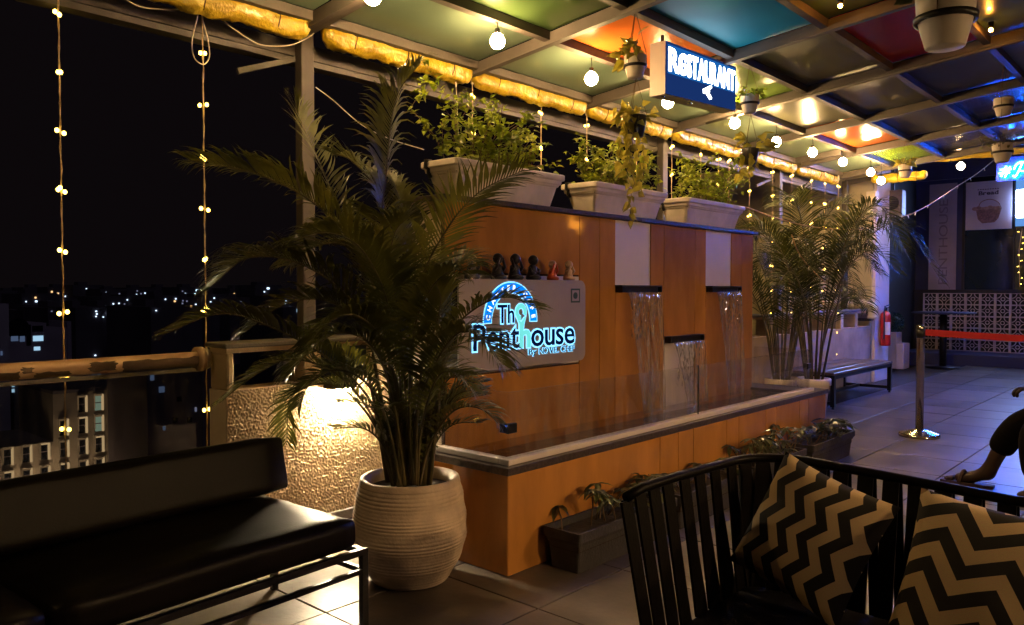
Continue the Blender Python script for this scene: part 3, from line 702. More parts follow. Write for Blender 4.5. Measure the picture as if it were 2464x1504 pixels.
# ------------------------------------------------------------------ six little monk figures on top of the board
def monk(y, hgt, robe, headm, label, pose):
    s = hgt/.13; x, z = -2.815, 1.3535
    t = thing('monk_figurine', label, 'figurine', (x, y, z), 'monk figurines on the name board')
    def q(a, b, c): return (x+a*s, y+b*s, z+c*s)
    mb = MB(); prof = [(.036, 0), (.040, .008), (.038, .02), (.030, .04), (.027, .055), (.024, .068), (.014, .078), (.006, .082)]
    mb.lathe([(r*s, h*s) for r, h in prof], 20, (x, y, z), True, .8, 1)
    # crossed legs and folds of the robe
    mb.tube([q(.012, -.036, .010), q(.032, -.02, .012), q(.034, .012, .011), q(.02, .034, .010)], [.010*s, .013*s, .013*s, .009*s], 8)
    mb.build('robe', robe, t, True)
    hb = MB().ball(q(.004, 0, .102), .0265*s, 16, 10, 1.02)
    hb.ball(q(.028, 0, .100), .0045*s, 6, 4); hb.ball(q(.002, -.027, .102), .006*s, 6, 4); hb.ball(q(.002, .027, .102), .006*s, 6, 4)
    hb.build('head', headm, t, True)
    hands = {'eyes': .106, 'mouth': .092, 'ears': .104, 'lap': .035, 'cheek': .094}[pose]
    for sg in (-1, 1):
        hy = {'eyes': .010, 'mouth': .006, 'ears': .029, 'lap': .006, 'cheek': .020}[pose]*sg; hx = .026 if pose != 'ears' else .006
        MB().tube([q(.0, .024*sg, .064), q(.014, .034*sg, .048), q(.024, (.030 if pose != 'lap' else .02)*sg, .060 if pose != 'lap' else .034), q(hx, hy, hands)], [.0085*s, .0095*s, .008*s, .0055*s], 8).build('arm', robe, t, True)
    MB().tube([q(.020, -.008, .030), q(.030, .0, .022), q(.022, .010, .034)], .003*s, 6).build('beads', headm, t, True)
for a in ((2.796, .125, 'monk_slate', 'monk_gold', 'pale headed monk figurine in grey robe at the palm end', 'cheek'), (2.985, .138, 'monk_dark', 'monk_dark', 'black monk figurine second from the palm end', 'eyes'),
          (3.121, .140, 'monk_dark', 'monk_dark', 'black monk figurine third from the palm end, largest', 'ears'), (3.267, .137, 'monk_dark', 'monk_dark', 'black monk figurine beside the orange robed one', 'lap'),
          (3.436, .112, 'monk_orange', 'monk_cream', 'orange robed monk figurine with hands over its face', 'eyes'), (3.584, .115, 'monk_cream', 'monk_cream', 'peach coloured monk figurine at the far end of the board', 'mouth')): monk(*a)

# ------------------------------------------------------------------ white troughs on the wall with leafy vines
def trough(y0, y1, label):
    t = thing('trough_planter', label, 'planter', (-2.95, (y0+y1)/2, 1.774), 'white trough planters on the fountain wall')
    z0 = 1.7735; xa, xb = -3.115, -2.835
    def ring_(ix, z): return [(xa+ix, y0+ix, z), (xb-ix, y0+ix, z), (xb-ix, y1-ix, z), (xa+ix, y1-ix, z)]
    levels = [(.062, 0), (.034, .115), (.027, .117), (.022, .128), (.016, .131), (.012, .150), (.002, .154), (0, .158), (0, .182), (.004, .186), (.022, .186), (.026, .160)]
    mb = MB(); rr = 5
    for ix, h in levels:
        p = rrect(y0+ix, y1-ix, xa+ix, xb-ix, .022, 3); mb.v += [(b, a, z0+h) for a, b in p]
    N = 16
    for i in range(len(levels)-1):
        for j in range(N): mb.f.append((i*N+j, i*N+(j+1) % N, (i+1)*N+(j+1) % N, (i+1)*N+j))
    mb.f.append(tuple(range(N))); mb.build('tub', 'planter_white', t)
    MB().box(xa+.03, xb-.03, y0+.03, y1-.03, z0+.12, z0+.165).build('soil', 'soil', t)
    for y, sg in ((y0, -1), (y1, 1)):
        yb = y+.0*sg; x = xa+.06
        MB().tube([(x, y0+.03 if sg < 0 else y1-.03, z0+.190), (x, yb+.008*sg, z0+.188), (x, yb+.010*sg, z0+.155), (x, yb-.010*sg, z0+.150), (x, yb-.012*sg, z0+.128), (x, yb-.026*sg, z0+.105)], .011, 6).build('clamp', 'black_plastic', t)
    return t
trough(2.712, 3.588, 'white trough planter nearest the tall palm'); trough(3.875, 4.72, 'middle white trough planter, the golden vine hanging over it'); trough(4.99, 5.89, 'farthest white trough planter at the end of the wall')
def vine_bush(y0, y1, label, n_stem, spread, seed, reach):
    """thin branching stems leaving the trough, ivy-like leaves scattered along each"""
    rr = random.Random(seed)
    t = thing('trailing_vine', label, 'plant', (-2.97, (y0+y1)/2, 1.94), 'leafy vines in the white troughs')
    st, lf = MB(), MB()
    def branch(p, d, L, r, depth):
        pts = [p]; n = max(4, int(L/.035))
        for i in range(n):
            d = (d + Vector((rr.uniform(-.3, .3), rr.uniform(-.3, .3), rr.uniform(-.35, .18)))*.55).normalized()
            p = p + d*(L/n); pts.append(p)
            if depth < 2 and rr.random() < .3: branch(p, (d+Vector((rr.uniform(-1,1), rr.uniform(-1,1), rr.uniform(-.5,.7)))).normalized(), L*rr.uniform(.35, .6), r*.6, depth+1)
            for k in range(rr.choice((1, 2, 2, 3)) if i > 0 else 0):
                ld = Vector((rr.uniform(-1, 1), rr.uniform(-1, 1), rr.uniform(-.7, .5))); q = p+Vector((rr.uniform(-.02,.02), rr.uniform(-.02,.02), rr.uniform(-.02,.02)))
                leaf(lf, q, ld, Vector((rr.uniform(-.6, .9), rr.uniform(-.9, .3), 1)), rr.uniform(.026, .050), rr.uniform(.022, .038), .2, .18, 'heart')
        st.tube(pts, [r*(1-.6*i/len(pts)) for i in range(len(pts))], 5)
    for k in range(n_stem):
        y = rr.uniform(y0+.06, y1-.06); x = rr.uniform(-3.06, -2.89)
        up = reach(rr, (y-y0)/(y1-y0)); branch(Vector((x, y, 1.93)), Vector((rr.uniform(-.4, .4), rr.uniform(-.5, .5), 1)).normalized(), up, .0028, 0)
    for k in range(spread):
        y = rr.uniform(y0+.02, y1-.02); leaf(lf, Vector((rr.uniform(-3.1, -2.85), y, 1.94+rr.uniform(0, .12))), Vector((rr.uniform(-1, 1), rr.uniform(-1, 1), rr.uniform(-.3, .5))), Vector((.5, -.4, 1)), rr.uniform(.028, .048), rr.uniform(.022, .036), .2, .18, 'heart')
    stuff(st.build('stems', 'twig', t, True)); stuff(lf.build('leaves', 'vine_leaf', t))
vine_bush(2.75, 3.56, 'bushy green vine in the trough nearest the palm, tallest of three', 30, 170, 3, lambda r, u: r.uniform(.14, .46)*(1.0-.35*u))
vine_bush(3.90, 4.70, 'low green vine in the middle trough', 26, 150, 5, lambda r, u: r.uniform(.10, .30))
vine_bush(5.02, 5.86, 'green vine in the farthest trough, amid the fairy lights', 24, 150, 8, lambda r, u: r.uniform(.12, .36))

# ------------------------------------------------------------------ lit restaurant box sign hung from the canopy
rs = thing('hanging_sign', 'blue lit box sign reading RESTAURANT hung under the canopy', 'sign', (-2.65, 4.75, 2.7))
def sg_(u, v, d): return Vector((-2.60-d, 4.285+.935*u, 2.520+.05*u + v*(.322-.016*u)))    # u along, v up, d back into the box
def quadbox(u0, u1, v0, v1, d0, d1): return MB().hexa([sg_(u0,v0,d0), sg_(u1,v0,d0), sg_(u1,v1,d0), sg_(u0,v1,d0)], [sg_(u0,v0,d1), sg_(u1,v0,d1), sg_(u1,v1,d1), sg_(u0,v1,d1)])
quadbox(-.004, 1.004, -.012, 1.012, .004, .115).build('housing', 'sign_plate', rs)
quadbox(0, 1, 0, 1, 0, .0035).build('face', 'sign_face', rs)
quadbox(.02, .985, .40, .955, -.0006, .003).build('face_glow', 'sign_glow', rs)
letters('R', lambda u, v, q: sg_(.035+.115*u, .46+.45*v, -.003-.002*q), 1, 'sign_white', rs, offset=.03)
letters('STAURANT', lambda u, v, q: sg_(.275+.70*u, .45+.45*v, -.003-.002*q), 1, 'sign_white', rs, offset=.028)
def sring(c, a, b, t0, t1, wd, m, name, n=30):
    mb = MB(); pts = [sg_(c[0]+a*math.cos(t0+(t1-t0)*i/n), c[1]+b*math.sin(t0+(t1-t0)*i/n), -.004) for i in range(n+1)]
    mb.tube(pts, wd, 8); mb.build(name, m, rs, True)
sring((.215, .65), .045, .175, .15*PI, 1.85*PI, .014, 'sign_white', 'letter'); sring((.232, .60), .02, .06, -.2*PI, .9*PI, .008, 'sign_white', 'letter')
for a, b, r in (((.52, .27), (.60, .36), .011), ((.53, .26), (.60, .12), .011), ((.50, .24), (.56, .25), .016)):
    MB().tube([sg_(*a, -.004), sg_(*b, -.004)], r, 8).build('fork_emblem', 'sign_white', rs, True)
for u in (.0, .80):
    p = sg_(u+.05, 1.0, .055); MB().bar((p.x, p.y, p.z-.01), (p.x, p.y, rz(p.x)-.02), .014, .014).build('hanger', 'black_metal', rs)
for u in (.05, .4):
    p = sg_(u, -.03, .05); MB().lathe([(.012, 0), (.014, .006), (.01, .012)], 10, p).build('screw_cap', 'steel', rs)

# ================================================================== PALMS
def frond(parent, rach, L0, stem=None, dens=.018, wid=.022, mats=('palm_stem', 'palm_leaf'), seed=0, droop=.35, lift=.35, r0=.007, twist=0, u0=.12):
    """one feather leaf: a curved rachis and two rows of narrow drooping leaflets"""
    rr = random.Random(seed); pts = smooth_path(rach, 40)
    ln = sum((b-a).length for a, b in zip(pts, pts[1:]))
    o = MB().tube(pts, [r0*(1-.8*i/40) for i in range(41)], 6).build('frond', mats[0], parent, True)
    lf = MB(); n = int(ln*(1-u0)/dens)
    for i in range(n):
        u = u0+(1-u0)*i/n; k = u*40; a = int(min(k, 39)); p = pts[a].lerp(pts[min(a+1, 40)], k-a)
        d = (pts[min(a+1, 40)]-pts[max(a-1, 0)]).normalized()
        side = d.cross(Vector((0, 0, 1)))
        if side.length < .05: side = Vector((1, 0, 0))
        side.normalize(); nrm = side.cross(d).normalized()
        if twist:
            q = Matrix.Rotation(twist, 3, d); side = q @ side; nrm = q @ nrm
        w_ = (u-u0)/(1-u0); env = math.sin(PI*min(1, .22+.74*w_))**.7
        L = L0*(.35+.75*env)*rr.uniform(.86, 1.1)
        if u > .96: L *= .8
        for sg in (-1, 1):
            if rr.random() < .04: continue
            fwd = .5+.85*w_
            dr = (side*sg + d*fwd + nrm*(lift+rr.uniform(-.12, .12))).normalized()
            wv = wid*(.7+.5*env)*rr.uniform(.85, 1.15)
            # four-step blade bending under its own weight
            vs = []; q = p.copy(); dd = dr.copy(); wn = d.cross(dd); wn = wn.normalized() if wn.length > 1e-3 else nrm
            wdir = dd.cross(wn).normalized()
            S = 5; bend = droop*rr.uniform(.6, 1.4); curl = rr.uniform(-.08, .08)
            for st in range(S+1):
                t = st/S; ww = wv*(.35+1.1*t if t < .4 else (.95*(1-t)/.6+.05))*.5
                vs += [q+wdir*ww+wn*ww*.25, q-wdir*ww+wn*ww*.25]
                q = q+dd*(L/S); dd = (dd+Vector((curl, curl, -bend*t*.9))).normalized()
            lf.add(vs, [(2*k_, 2*k_+1, 2*k_+3, 2*k_+2) for k_ in range(S)])
    stuff(lf.build('leaves', mats[1], o, fix=False)); return o

# big palm in the ribbed cream pot
PC0 = Vector((-2.70, 2.29, 0))
pot = thing('ribbed_pot', 'large round cream pot with fine horizontal ribs beside the sofa', 'pot', PC0)
prof = [(.13, 0), (.155, .004)]
def pr(z):
    t = z/.50
    return .158+.094*math.sin(PI/2*t/.5)**.85 if t < .5 else .252-.036*((t-.5)/.5)**1.9
N = 210
for i in range(N+1):
    z = .006+.484*i/N
    rib = .0052*abs(math.sin(PI*z/.0165+.5*math.sin(z*37)))**.7*(.55+.45*math.sin(z*61+1)) if z < .47 else .003
    prof.append((pr(z)+rib, z*.93))
prof += [(pr(.49)+.001, .462), (pr(.49)-.010, .465), (pr(.49)-.022, .460), (pr(.49)-.026, .41)]
mb = MB().lathe(prof, 72, PC0); mb.build('body', 'pot_cream', pot, True)
MB().lathe([(pr(.44)-.024, .40), (pr(.44)-.03, .41), (.002, .42)], 32, PC0).build('soil', 'soil', pot, True)

palm = thing('areca_palm', 'tall bushy areca palm rising from the ribbed cream pot', 'palm', (PC0.x, PC0.y, .44))
D0 = 3.5
FR = [  # picture points of each rachis with its distance from the viewer, leaflet length, droop, twist
 ([(985,1165,3.46),(935,820,3.5),(918,560,3.5),(930,410,3.48),(952,240,3.42),(1012,150,3.36)], .20, .55, .4, .016),
 ([(960,1165,3.5),(925,860,3.62),(860,620,3.7),(790,440,3.75),(728,300,3.8),(712,255,3.8)], .17, .10, .0, .020),
 ([(970,1165,3.5),(935,860,3.5),(880,640,3.45),(770,500,3.4),(620,420,3.3),(452,385,3.2)], .22, .45, .2, .014),
 ([(965,1165,3.48),(930,900,3.4),(860,740,3.3),(735,640,3.2),(600,620,3.1),(508,690,3.05)], .24, .65, .1, .015),
 ([(955,1165,3.48),(900,980,3.4),(800,870,3.3),(660,790,3.15),(530,755,3.05),(392,805,2.95)], .17, .45, .15, .013),
 ([(950,1170,3.5),(900,1010,3.5),(810,900,3.5),(700,865,3.45),(610,905,3.4),(528,970,3.35)], .16, .5, .1, .013),
 ([(945,1170,3.5),(905,1030,3.5),(830,940,3.5),(760,925,3.5),(700,960,3.45),(690,1070,3.4)], .14, .35, .0, .016),
 ([(995,1165,3.48),(985,900,3.45),(1010,690,3.4),(1070,560,3.3),(1150,465,3.2),(1262,408,3.1)], .18, .2, -.5, .020),
 ([(1000,1165,3.46),(1010,960,3.4),(1070,820,3.3),(1140,745,3.22),(1220,715,3.16),(1300,745,3.12)], .15, .45, .1, .016),
 ([(1000,1165,3.44),(1000,1000,3.35),(1050,870,3.25),(1105,800,3.18),(1160,815,3.12),(1212,880,3.08)], .19, .6, .0, .012),
 ([(1010,1165,3.42),(1030,1080,3.38),(1070,1010,3.33),(1110,980,3.3),(1160,985,3.26),(1200,1020,3.24)], .13, .6, .0, .018),
 ([(970,1165,3.46),(930,900,3.4),(850,760,3.35),(760,720,3.3),(670,740,3.25),(590,800,3.2)], .19, .55, .2, .015),
 ([(980,1165,3.44),(960,900,3.35),(930,720,3.25),(870,600,3.15),(790,560,3.08),(700,580,3.0)], .20, .5, .1, .014),
 ([(990,1165,3.42),(985,930,3.3),(1000,780,3.2),(1040,690,3.12),(1090,650,3.06),(1130,660,3.02)], .16, .5, .2, .016),
 ([(975,1165,3.44),(955,950,3.35),(920,820,3.25),(860,760,3.15),(800,770,3.08),(740,830,3.02)], .17, .6, .1, .014),
 ([(985,1165,3.5),(965,860,3.55),(960,640,3.6),(920,480,3.65),(850,390,3.7),(800,370,3.74)], .18, .35, .1, .015),
 ([(990,1165,3.44),(975,940,3.36),(960,760,3.3),(940,640,3.24),(950,560,3.2),(985,520,3.16)], .17, .3, .2, .015),
 ([(1000,1165,3.5),(1010,930,3.55),(1040,760,3.62),(1080,660,3.68),(1120,620,3.72),(1160,640,3.76)], .16, .5, .1, .016),
 ([(965,1168,3.5),(925,990,3.55),(860,880,3.6),(790,840,3.64),(730,860,3.66),(690,910,3.68)], .15, .5, .0, .015),
 ([(1005,1168,3.42),(1010,1060,3.36),(1030,960,3.3),(1060,900,3.26),(1100,900,3.22),(1140,940,3.2)], .14, .6, .1, .015),
]
FR += [
 ([(980,1165,3.52),(955,900,3.6),(915,700,3.68),(850,600,3.74),(770,590,3.8),(690,640,3.84)], .19, .5, .1, .014),
 ([(975,1165,3.4),(945,960,3.3),(900,840,3.22),(830,800,3.16),(760,830,3.1),(700,900,3.06)], .16, .6, .0, .014),
 ([(990,1165,3.52),(990,880,3.6),(1000,700,3.66),(985,560,3.7),(960,470,3.74),(930,420,3.78)], .17, .3, .2, .015),
 ([(1000,1165,3.4),(1005,980,3.32),(1020,860,3.26),(1050,780,3.2),(1060,720,3.16),(1050,680,3.12)], .15, .4, .2, .015),
 ([(965,1168,3.4),(930,1010,3.34),(880,920,3.28),(810,890,3.22),(750,920,3.18),(715,980,3.14)], .14, .5, .0, .015)]
for k, (pts, L, dr, tw, dn) in enumerate(FR):
    frond(palm, [dep(*p) for p in pts], L*1.08, dens=dn*.98, droop=dr*1.5, seed=k*7+1, twist=tw, wid=.0122, u0=.31)
for k in range(20):    # bare leaf stalks crowding the pot
    a = R_.uniform(0, 2*PI); r = R_.uniform(.0, .11); b = Vector((PC0.x+r*math.cos(a), PC0.y+r*math.sin(a), .43)); tp = b+Vector((math.cos(a)*R_.uniform(.02, .16), math.sin(a)*R_.uniform(.02, .16), R_.uniform(.35, .95)))
    MB().tube(smooth_path([b, b.lerp(tp, .5)+Vector((0, 0, .02)), tp], 6), [.012, .011, .010, .009, .008, .006, .004], 7).build('stalk', 'palm_stem', palm, True)
for k in range(17):     # young low sprays
    a = R_.uniform(0, 2*PI); d = Vector((math.cos(a), math.sin(a), 0)); b = Vector((PC0.x, PC0.y, .47))+d*.06
    hh = R_.uniform(.7, 2.1); frond(palm, [b, b+d*.06+Vector((0,0,.16*hh)), b+d*.15+Vector((0,0,.27*hh)), b+d*.29+Vector((0,0,.29*hh))], .13, dens=.02, seed=300+k, droop=.6, wid=.013)

# second palm group beyond the fountain
def palm_far(cx, cy, z0, hgt, nf, label, seed, L=.26, sp=.9):
    t = thing('areca_palm', label, 'palm', (cx, cy, z0)); rr = random.Random(seed)
    for k in range(nf):
        a = 2*PI*k/nf*2.4+rr.uniform(-.3, .3); d = Vector((math.cos(a), math.sin(a), 0)); h = hgt*rr.uniform(.45, 1.0); s = sp*rr.uniform(.6, 1.15)*(1.15-.4*h/hgt)
        b = Vector((cx, cy, z0))+d*rr.uniform(.02, .10)
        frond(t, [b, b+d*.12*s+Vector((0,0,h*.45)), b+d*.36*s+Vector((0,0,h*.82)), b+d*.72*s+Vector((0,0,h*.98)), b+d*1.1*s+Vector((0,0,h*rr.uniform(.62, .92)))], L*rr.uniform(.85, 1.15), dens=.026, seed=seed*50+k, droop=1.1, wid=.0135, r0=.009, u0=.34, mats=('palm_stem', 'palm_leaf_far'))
    for k in range(nf//2):
        a = rr.uniform(0, 2*PI); d = Vector((math.cos(a), math.sin(a), 0)); b = Vector((cx, cy, z0))+d*.08
        MB().tube([b, b+d*.1+Vector((0,0,hgt*.3)), b+d*.22+Vector((0,0,hgt*.6))], [.013, .010, .006], 6).build('stalk', 'palm_stem', t, True)
palm_far(-3.55, 8.25, .30, 1.95, 14, 'dense areca palm behind the far end of the fountain', 11, .30, .95)
palm_far(-3.16, 8.15, .34, 2.0, 12, 'areca palm arching over the wooden bench', 12, .30, 1.35)
def low_pot(cx, cy, label, m, r=.2, h=.34, flare=.05):
    t = thing('plant_pot', label, 'pot', (cx, cy, 0))
    MB().lathe([(r-flare, 0), (r-flare+.01, .006), (r-.01, h*.8), (r+.012, h*.82), (r+.014, h*.97), (r+.008, h), (r-.012, h), (r-.02, h*.86)], 32, (cx, cy, .001)).build('body', m, t, True)
    MB().lathe([(r-.02, h*.85), (.003, h*.88)], 24, (cx, cy, .001)).build('soil', 'soil', t, True)
low_pot(-3.55, 8.25, 'wide white pot holding the palm behind the fountain', 'planter_white', .17, .34)
low_pot(-3.16, 8.15, 'pale pot of the palm leaning over the wooden bench', 'planter_white', .16, .38)

# ------------------------------------------------------------------ hanging pots
def hang_pot(x, y, z, label, m, top, d=.13, band=True, group='small pots hung from the canopy'):
    """z is the middle of the pot"""
    h = d*.98; z0 = z-h/2; t = thing('hanging_pot', label, 'pot', (x, y, z0), group); r = d/2
    MB().lathe([(r*.62, 0), (r*.66, .003), (r*.93, h*.55), (r*.95, h*.57), (r, h*.97), (r*.98, h), (r*.93, h), (r*.86, h*.80)], 28, (x, y, z0)).build('tub', m, t, True)
    MB().lathe([(r*.86, h*.80), (.002, h*.84)], 20, (x, y, z0)).build('soil', 'soil', t, True)
    if band: MB().lathe([(r*.93, h*.47), (r*1.04, h*.47), (r*1.06, h*.58), (r*.96, h*.585)], 28, (x, y, z0), False).build('band', 'black_plastic', t, True)
    for k in range(3):
        a = 2*PI*k/3+.5; MB().tube([(x+r*1.03*math.cos(a), y+r*1.03*math.sin(a), z0+h*.5), (x+r*.98*math.cos(a), y+r*.98*math.sin(a), z0+h*1.05), (x, y, top)], .0016, 5).build('cord', 'rope', t)
    return z0+h*.8
def pot_leaves(x, y, z, label, m, n, size, spread, seed, trail=0, shape='heart', twigs=True, bias=(0,0,0)):
    rr = random.Random(seed); t = thing('potted_plant', label, 'plant', (x, y, z), 'plants in the hanging pots'); st, lf = MB(), MB()
    bs = Vector(bias)
    for k in range(n):
        a = rr.uniform(0, 2*PI); d = (Vector((math.cos(a), math.sin(a), rr.uniform(.3, 1.6)))+bs).normalized(); L = spread*rr.uniform(.4, 1.15); b = Vector((x, y, z))
        tip = b+d*L+Vector((0, 0, -L*.35*rr.random()))
        st.tube([b, b.lerp(tip, .5)+Vector((0, 0, .02)), tip], [.002, .0016, .001], 4)
        for q in range(rr.choice((1, 1, 2))): leaf(lf, tip, (d+Vector((rr.uniform(-.6,.6), rr.uniform(-.6,.6), -rr.uniform(.2, 1.3)))), Vector((rr.uniform(-.2, .9), rr.uniform(-1, .2), rr.uniform(.1, .8))), size*rr.uniform(.7, 1.2), size*rr.uniform(.55, .85), .25, .12, shape)
    for k in range(trail):
        a = rr.uniform(0, 2*PI); p = Vector((x+.05*math.cos(a), y+.05*math.sin(a), z)); pts = [p.copy(), p+Vector((.03*math.cos(a), .03*math.sin(a), .01))]; p = pts[-1].copy(); L = rr.uniform(.3, 1)*trail_len
        for i in range(int(L/.035)):
            p = p+Vector((rr.uniform(-.012, .012), rr.uniform(-.014, .014), -.035)); pts.append(p.copy())
            leaf(lf, p, Vector((rr.uniform(-1, 1), rr.uniform(-1, 1), -rr.uniform(.3, 1.4))), Vector((rr.uniform(.2, 1), rr.uniform(-1, .1), rr.uniform(.0, .5))), size*rr.uniform(.65, 1.15), size*rr.uniform(.5, .8), .2, .12, shape)
        st.tube(pts, .0018, 4)
    stuff(st.build('stems', 'palm_stem', t, True)); stuff(lf.build('leaves', m, t, fix=False))
trail_len = .62
z = hang_pot(-2.55, 3.865, 2.585, 'white hanging pot with yellow leaves left of the restaurant sign', 'hang_white', rz(-2.55)-.02); pot_leaves(-2.55, 3.865, z, 'yellow leaved plant spilling left out of a white hanging pot', 'pothos_leaf', 14, .085, .16, 1, bias=(-.5, -.75, -.2))
z = hang_pot(-2.55, 3.875, 2.245, 'black hanging pot under the white one, holding the golden vine', 'black_plastic', 2.53, .125, False); pot_leaves(-2.55, 3.875, z, 'golden heart leaved vine trailing far down over the trough', 'pothos_leaf', 22, .065, .13, 2, 7, bias=(0, -.5, 0))
z = hang_pot(-2.55, 5.335, 2.625, 'white hanging pot just right of the restaurant sign', 'hang_white', rz(-2.55)-.02); pot_leaves(-2.55, 5.335, z, 'dark small leaved plant in the pot right of the sign', 'vine_leaf', 24, .05, .12, 3, 0)
trail_len = .25
z = hang_pot(-2.55, 5.352, 2.255, 'black hanging pot over the farthest trough', 'black_plastic', 2.56, .12, False); pot_leaves(-2.55, 5.352, z, 'pale lobed leaves of the plant in the farther black pot', 'pothos_leaf', 18, .085, .14, 4, 3, bias=(.2, .6, 0))
p = dep(2275, 50, 2.35); hang_pot(p.x, p.y, p.z, 'large white hanging pot at the top right corner', 'hang_white', rz(p.x)-.02, .165); pot_leaves(p.x, p.y, p.z+.06, 'plant in the large white pot at the top right', 'broad_leaf', 12, .06, .12, 5)
p = on(2415, 258, 'x', -1.3); z = hang_pot(p.x, p.y, p.z, 'white hanging pot high on the right, upper of two', 'hang_white', rz(p.x)-.02, .14)
p = on(2412, 368, 'x', -1.3); z = hang_pot(p.x, p.y, p.z, 'white hanging pot above the blue neon, lower of two', 'hang_white', rz(p.x)-.02, .145); pot_leaves(p.x, p.y, z, 'feathery purple lit plant in the lower right white pot', 'dark_leaf', 46, .028, .17, 6, 0, 'oval')
p = on(2178, 412, 'x', -2.55); z = hang_pot(p.x, p.y, p.z, 'small white hanging pot at the far end of the canopy', 'hang_white', rz(p.x)-.02, .135); pot_leaves(p.x, p.y, z, 'yellow green plant in the far white hanging pot', 'pothos_leaf', 18, .08, .13, 7)

# ------------------------------------------------------------------ fairy light drops along the eave
lm = MB()
for a, b, c in ((-.016, 0, .004), (.014, .006, -.005), (.002, -.012, .010)): lm.ball((a*.8, b, c), .0088, 8, 6, 1.1)
cl3 = lm.mesh('led_cluster', 'led_glow', True)
lm = MB()
for a, b, c in ((-.013, -.008, .003), (.014, .008, -.004)): lm.ball((a, b, c), .0088, 8, 6, 1.1)
cl2 = lm.mesh('led_cluster', 'led_glow', True)
SL = [(145, -3.95, .05, 'fairy light drop at the far left, hanging past the handrail'), (490, -3.93, .42, 'fairy light drop beside the end of the handrail'), (1137, -3.83, 1.75, 'fairy light drop behind the bushy vine'), (1302, -3.83, 1.7, 'fairy light drop over the gap after the first trough'),
      (1412, -3.83, 1.7, 'fairy light drop over the middle trough'), (1532, -3.83, 1.7, 'fairy light drop behind the trailing golden vine'), (1617, -3.83, 1.7, 'fairy light drop over the start of the farthest trough'), (1687, -3.83, 1.5, 'fairy light drop by the black pot over the farthest trough'),
      (1730, -3.83, 1.5, 'fairy light drop just right of the farther black pot'), (1755, -3.80, 1.2, 'fairy light drop behind the end of the farthest trough'), (1805, -3.83, 1.0, 'fairy light drop just past the fountain wall'), (1860, -3.80, .8, 'fairy light drop on the near side of the far palm'),
      (1907, -3.75, .45, 'fairy light drop down the middle of the far palm'), (1954, -3.75, .7, 'fairy light drop on the far side of the far palm'), (1987, -3.72, .9, 'fairy light drop left of the cream wall'), (2019, -3.70, .25, 'fairy light drop falling before the cream wall')]
for k, (px, x, zb, lab) in enumerate(SL):
    p = on(px, 300, 'x', x); y = p.y; zt = 2.72 if k > 1 else 3.0
    t = thing('fairy_light_drop', lab, 'string light', (x, y, zb), 'fairy light drops along the eave')
    n = int((zt-zb)/.05); pts = []
    for i in range(n+1):
        u = i/n; pts.append((x+.004*noise.noise(Vector((i*.5, k, 0))), y+.004*noise.noise(Vector((i*.5, 0, k))) , zt+(zb-zt)*u))
    for s in (0, PI):
        MB().tube([(q[0]+.0026*math.cos(i*1.7+s), q[1]+.0026*math.sin(i*1.7+s), q[2]) for i, q in enumerate(pts)], .0022, 5).build('wire', 'cord', t)
    z = zt-.10 if k > 1 else (2.55 if k == 0 else 2.52); q = 0
    while z > zb-.01:
        inst('led_cluster', cl3 if (q*7+k) % 3 == 0 else cl2, t, (x, y, z), (0, 0, R_.uniform(0, 6)), (1.1,)*3); z -= .272*R_.uniform(.93, 1.05); q += 1
    if k > 1: MB().rbox(x-.009, x+.009, y-.009, y+.009, zt-.02, zt+.04, .003, 1).build('plug', 'white_wire', t)
def cable(pts, r, m, label, name='cable', n=40): return tag(MB().tube(smooth_path(pts, n), r, 6).build(name, m, None, True), label, 'cable')
X = -3.86
cable([on(*a, 'x', X) for a in ((280,-20),(330,14),(390,22),(440,20),(484,-4))], .0035, 'white_wire', 'thin pale cable sagging along the beam at the top left')
cable([on(*a, 'x', X) for a in ((484,-8),(475,40),(462,100),(468,140),(490,155),(504,135),(500,95),(486,40),(480,0))], .0032, 'white_wire', 'loop of spare cable hanging by the second light drop')
cable([on(*a, 'x', X) for a in ((505,-6),(540,50),(600,95),(640,110),(700,108),(750,85),(766,60))], .0032, 'white_wire', 'two strand pale cable swagging to the post')
cable([on(*a, 'x', X+.02) for a in ((500,0),(600,20),(740,55),(900,100),(1000,142),(1100,165),(1150,155),(1240,200),(1424,262))], .004, 'red_wire', 'reddish cable strung under the tarpaulin rolls')
cable([on(*a, 'x', X) for a in ((760,210),(800,240),(870,300),(940,335),(1020,360))], .0025, 'white_wire', 'thin wire running out behind the palm tip')
cable([on(*a, 'x', -3.8) for a in ((1095,165),(1097,200),(1100,260),(1103,330))], .0028, 'white_wire', 'bare pale wire hanging just left of the first inner light drop')
# rope garland with dead lamps, draped from the trough to the palm and up to a pot
def garland(ctrl, label, n=60, step_=7):
    t = thing('light_garland', label, 'string light', ctrl[0], 'rope garlands by the far palm'); pts = smooth_path(ctrl, n)
    MB().tube(pts, .0065, 6).build('rope', 'garland_rope', t, True)
    lm_ = MB().tube([(0, 0, 0), (.01, .004, -.022), (.014, .004, -.04)], [.004, .005, .006], 6).mesh('lamp', 'white_wire', True)
    for i in range(3, n, step_): inst('lamp', lm_, t, pts[i], (0, 0, R_.uniform(0, 6)))
garland([on(*a, 'x', -3.0) for a in ((1790,497),(1870,525),(1950,545),(2040,552),(2110,545),(2190,515))], 'pale rope garland swagged across the far palm')
garland([on(*a, 'x', -2.7) for a in ((2190,517),(2240,490),(2300,450),(2350,418),(2408,372))], 'pale rope garland rising to the hanging pot on the right', 40, 6)
garland([on(*a, 'x', -3.1) for a in ((1905,565),(1920,605),(1950,645),(1990,680),(2030,686))], 'short rope garland drooping down through the far palm', 40, 8)

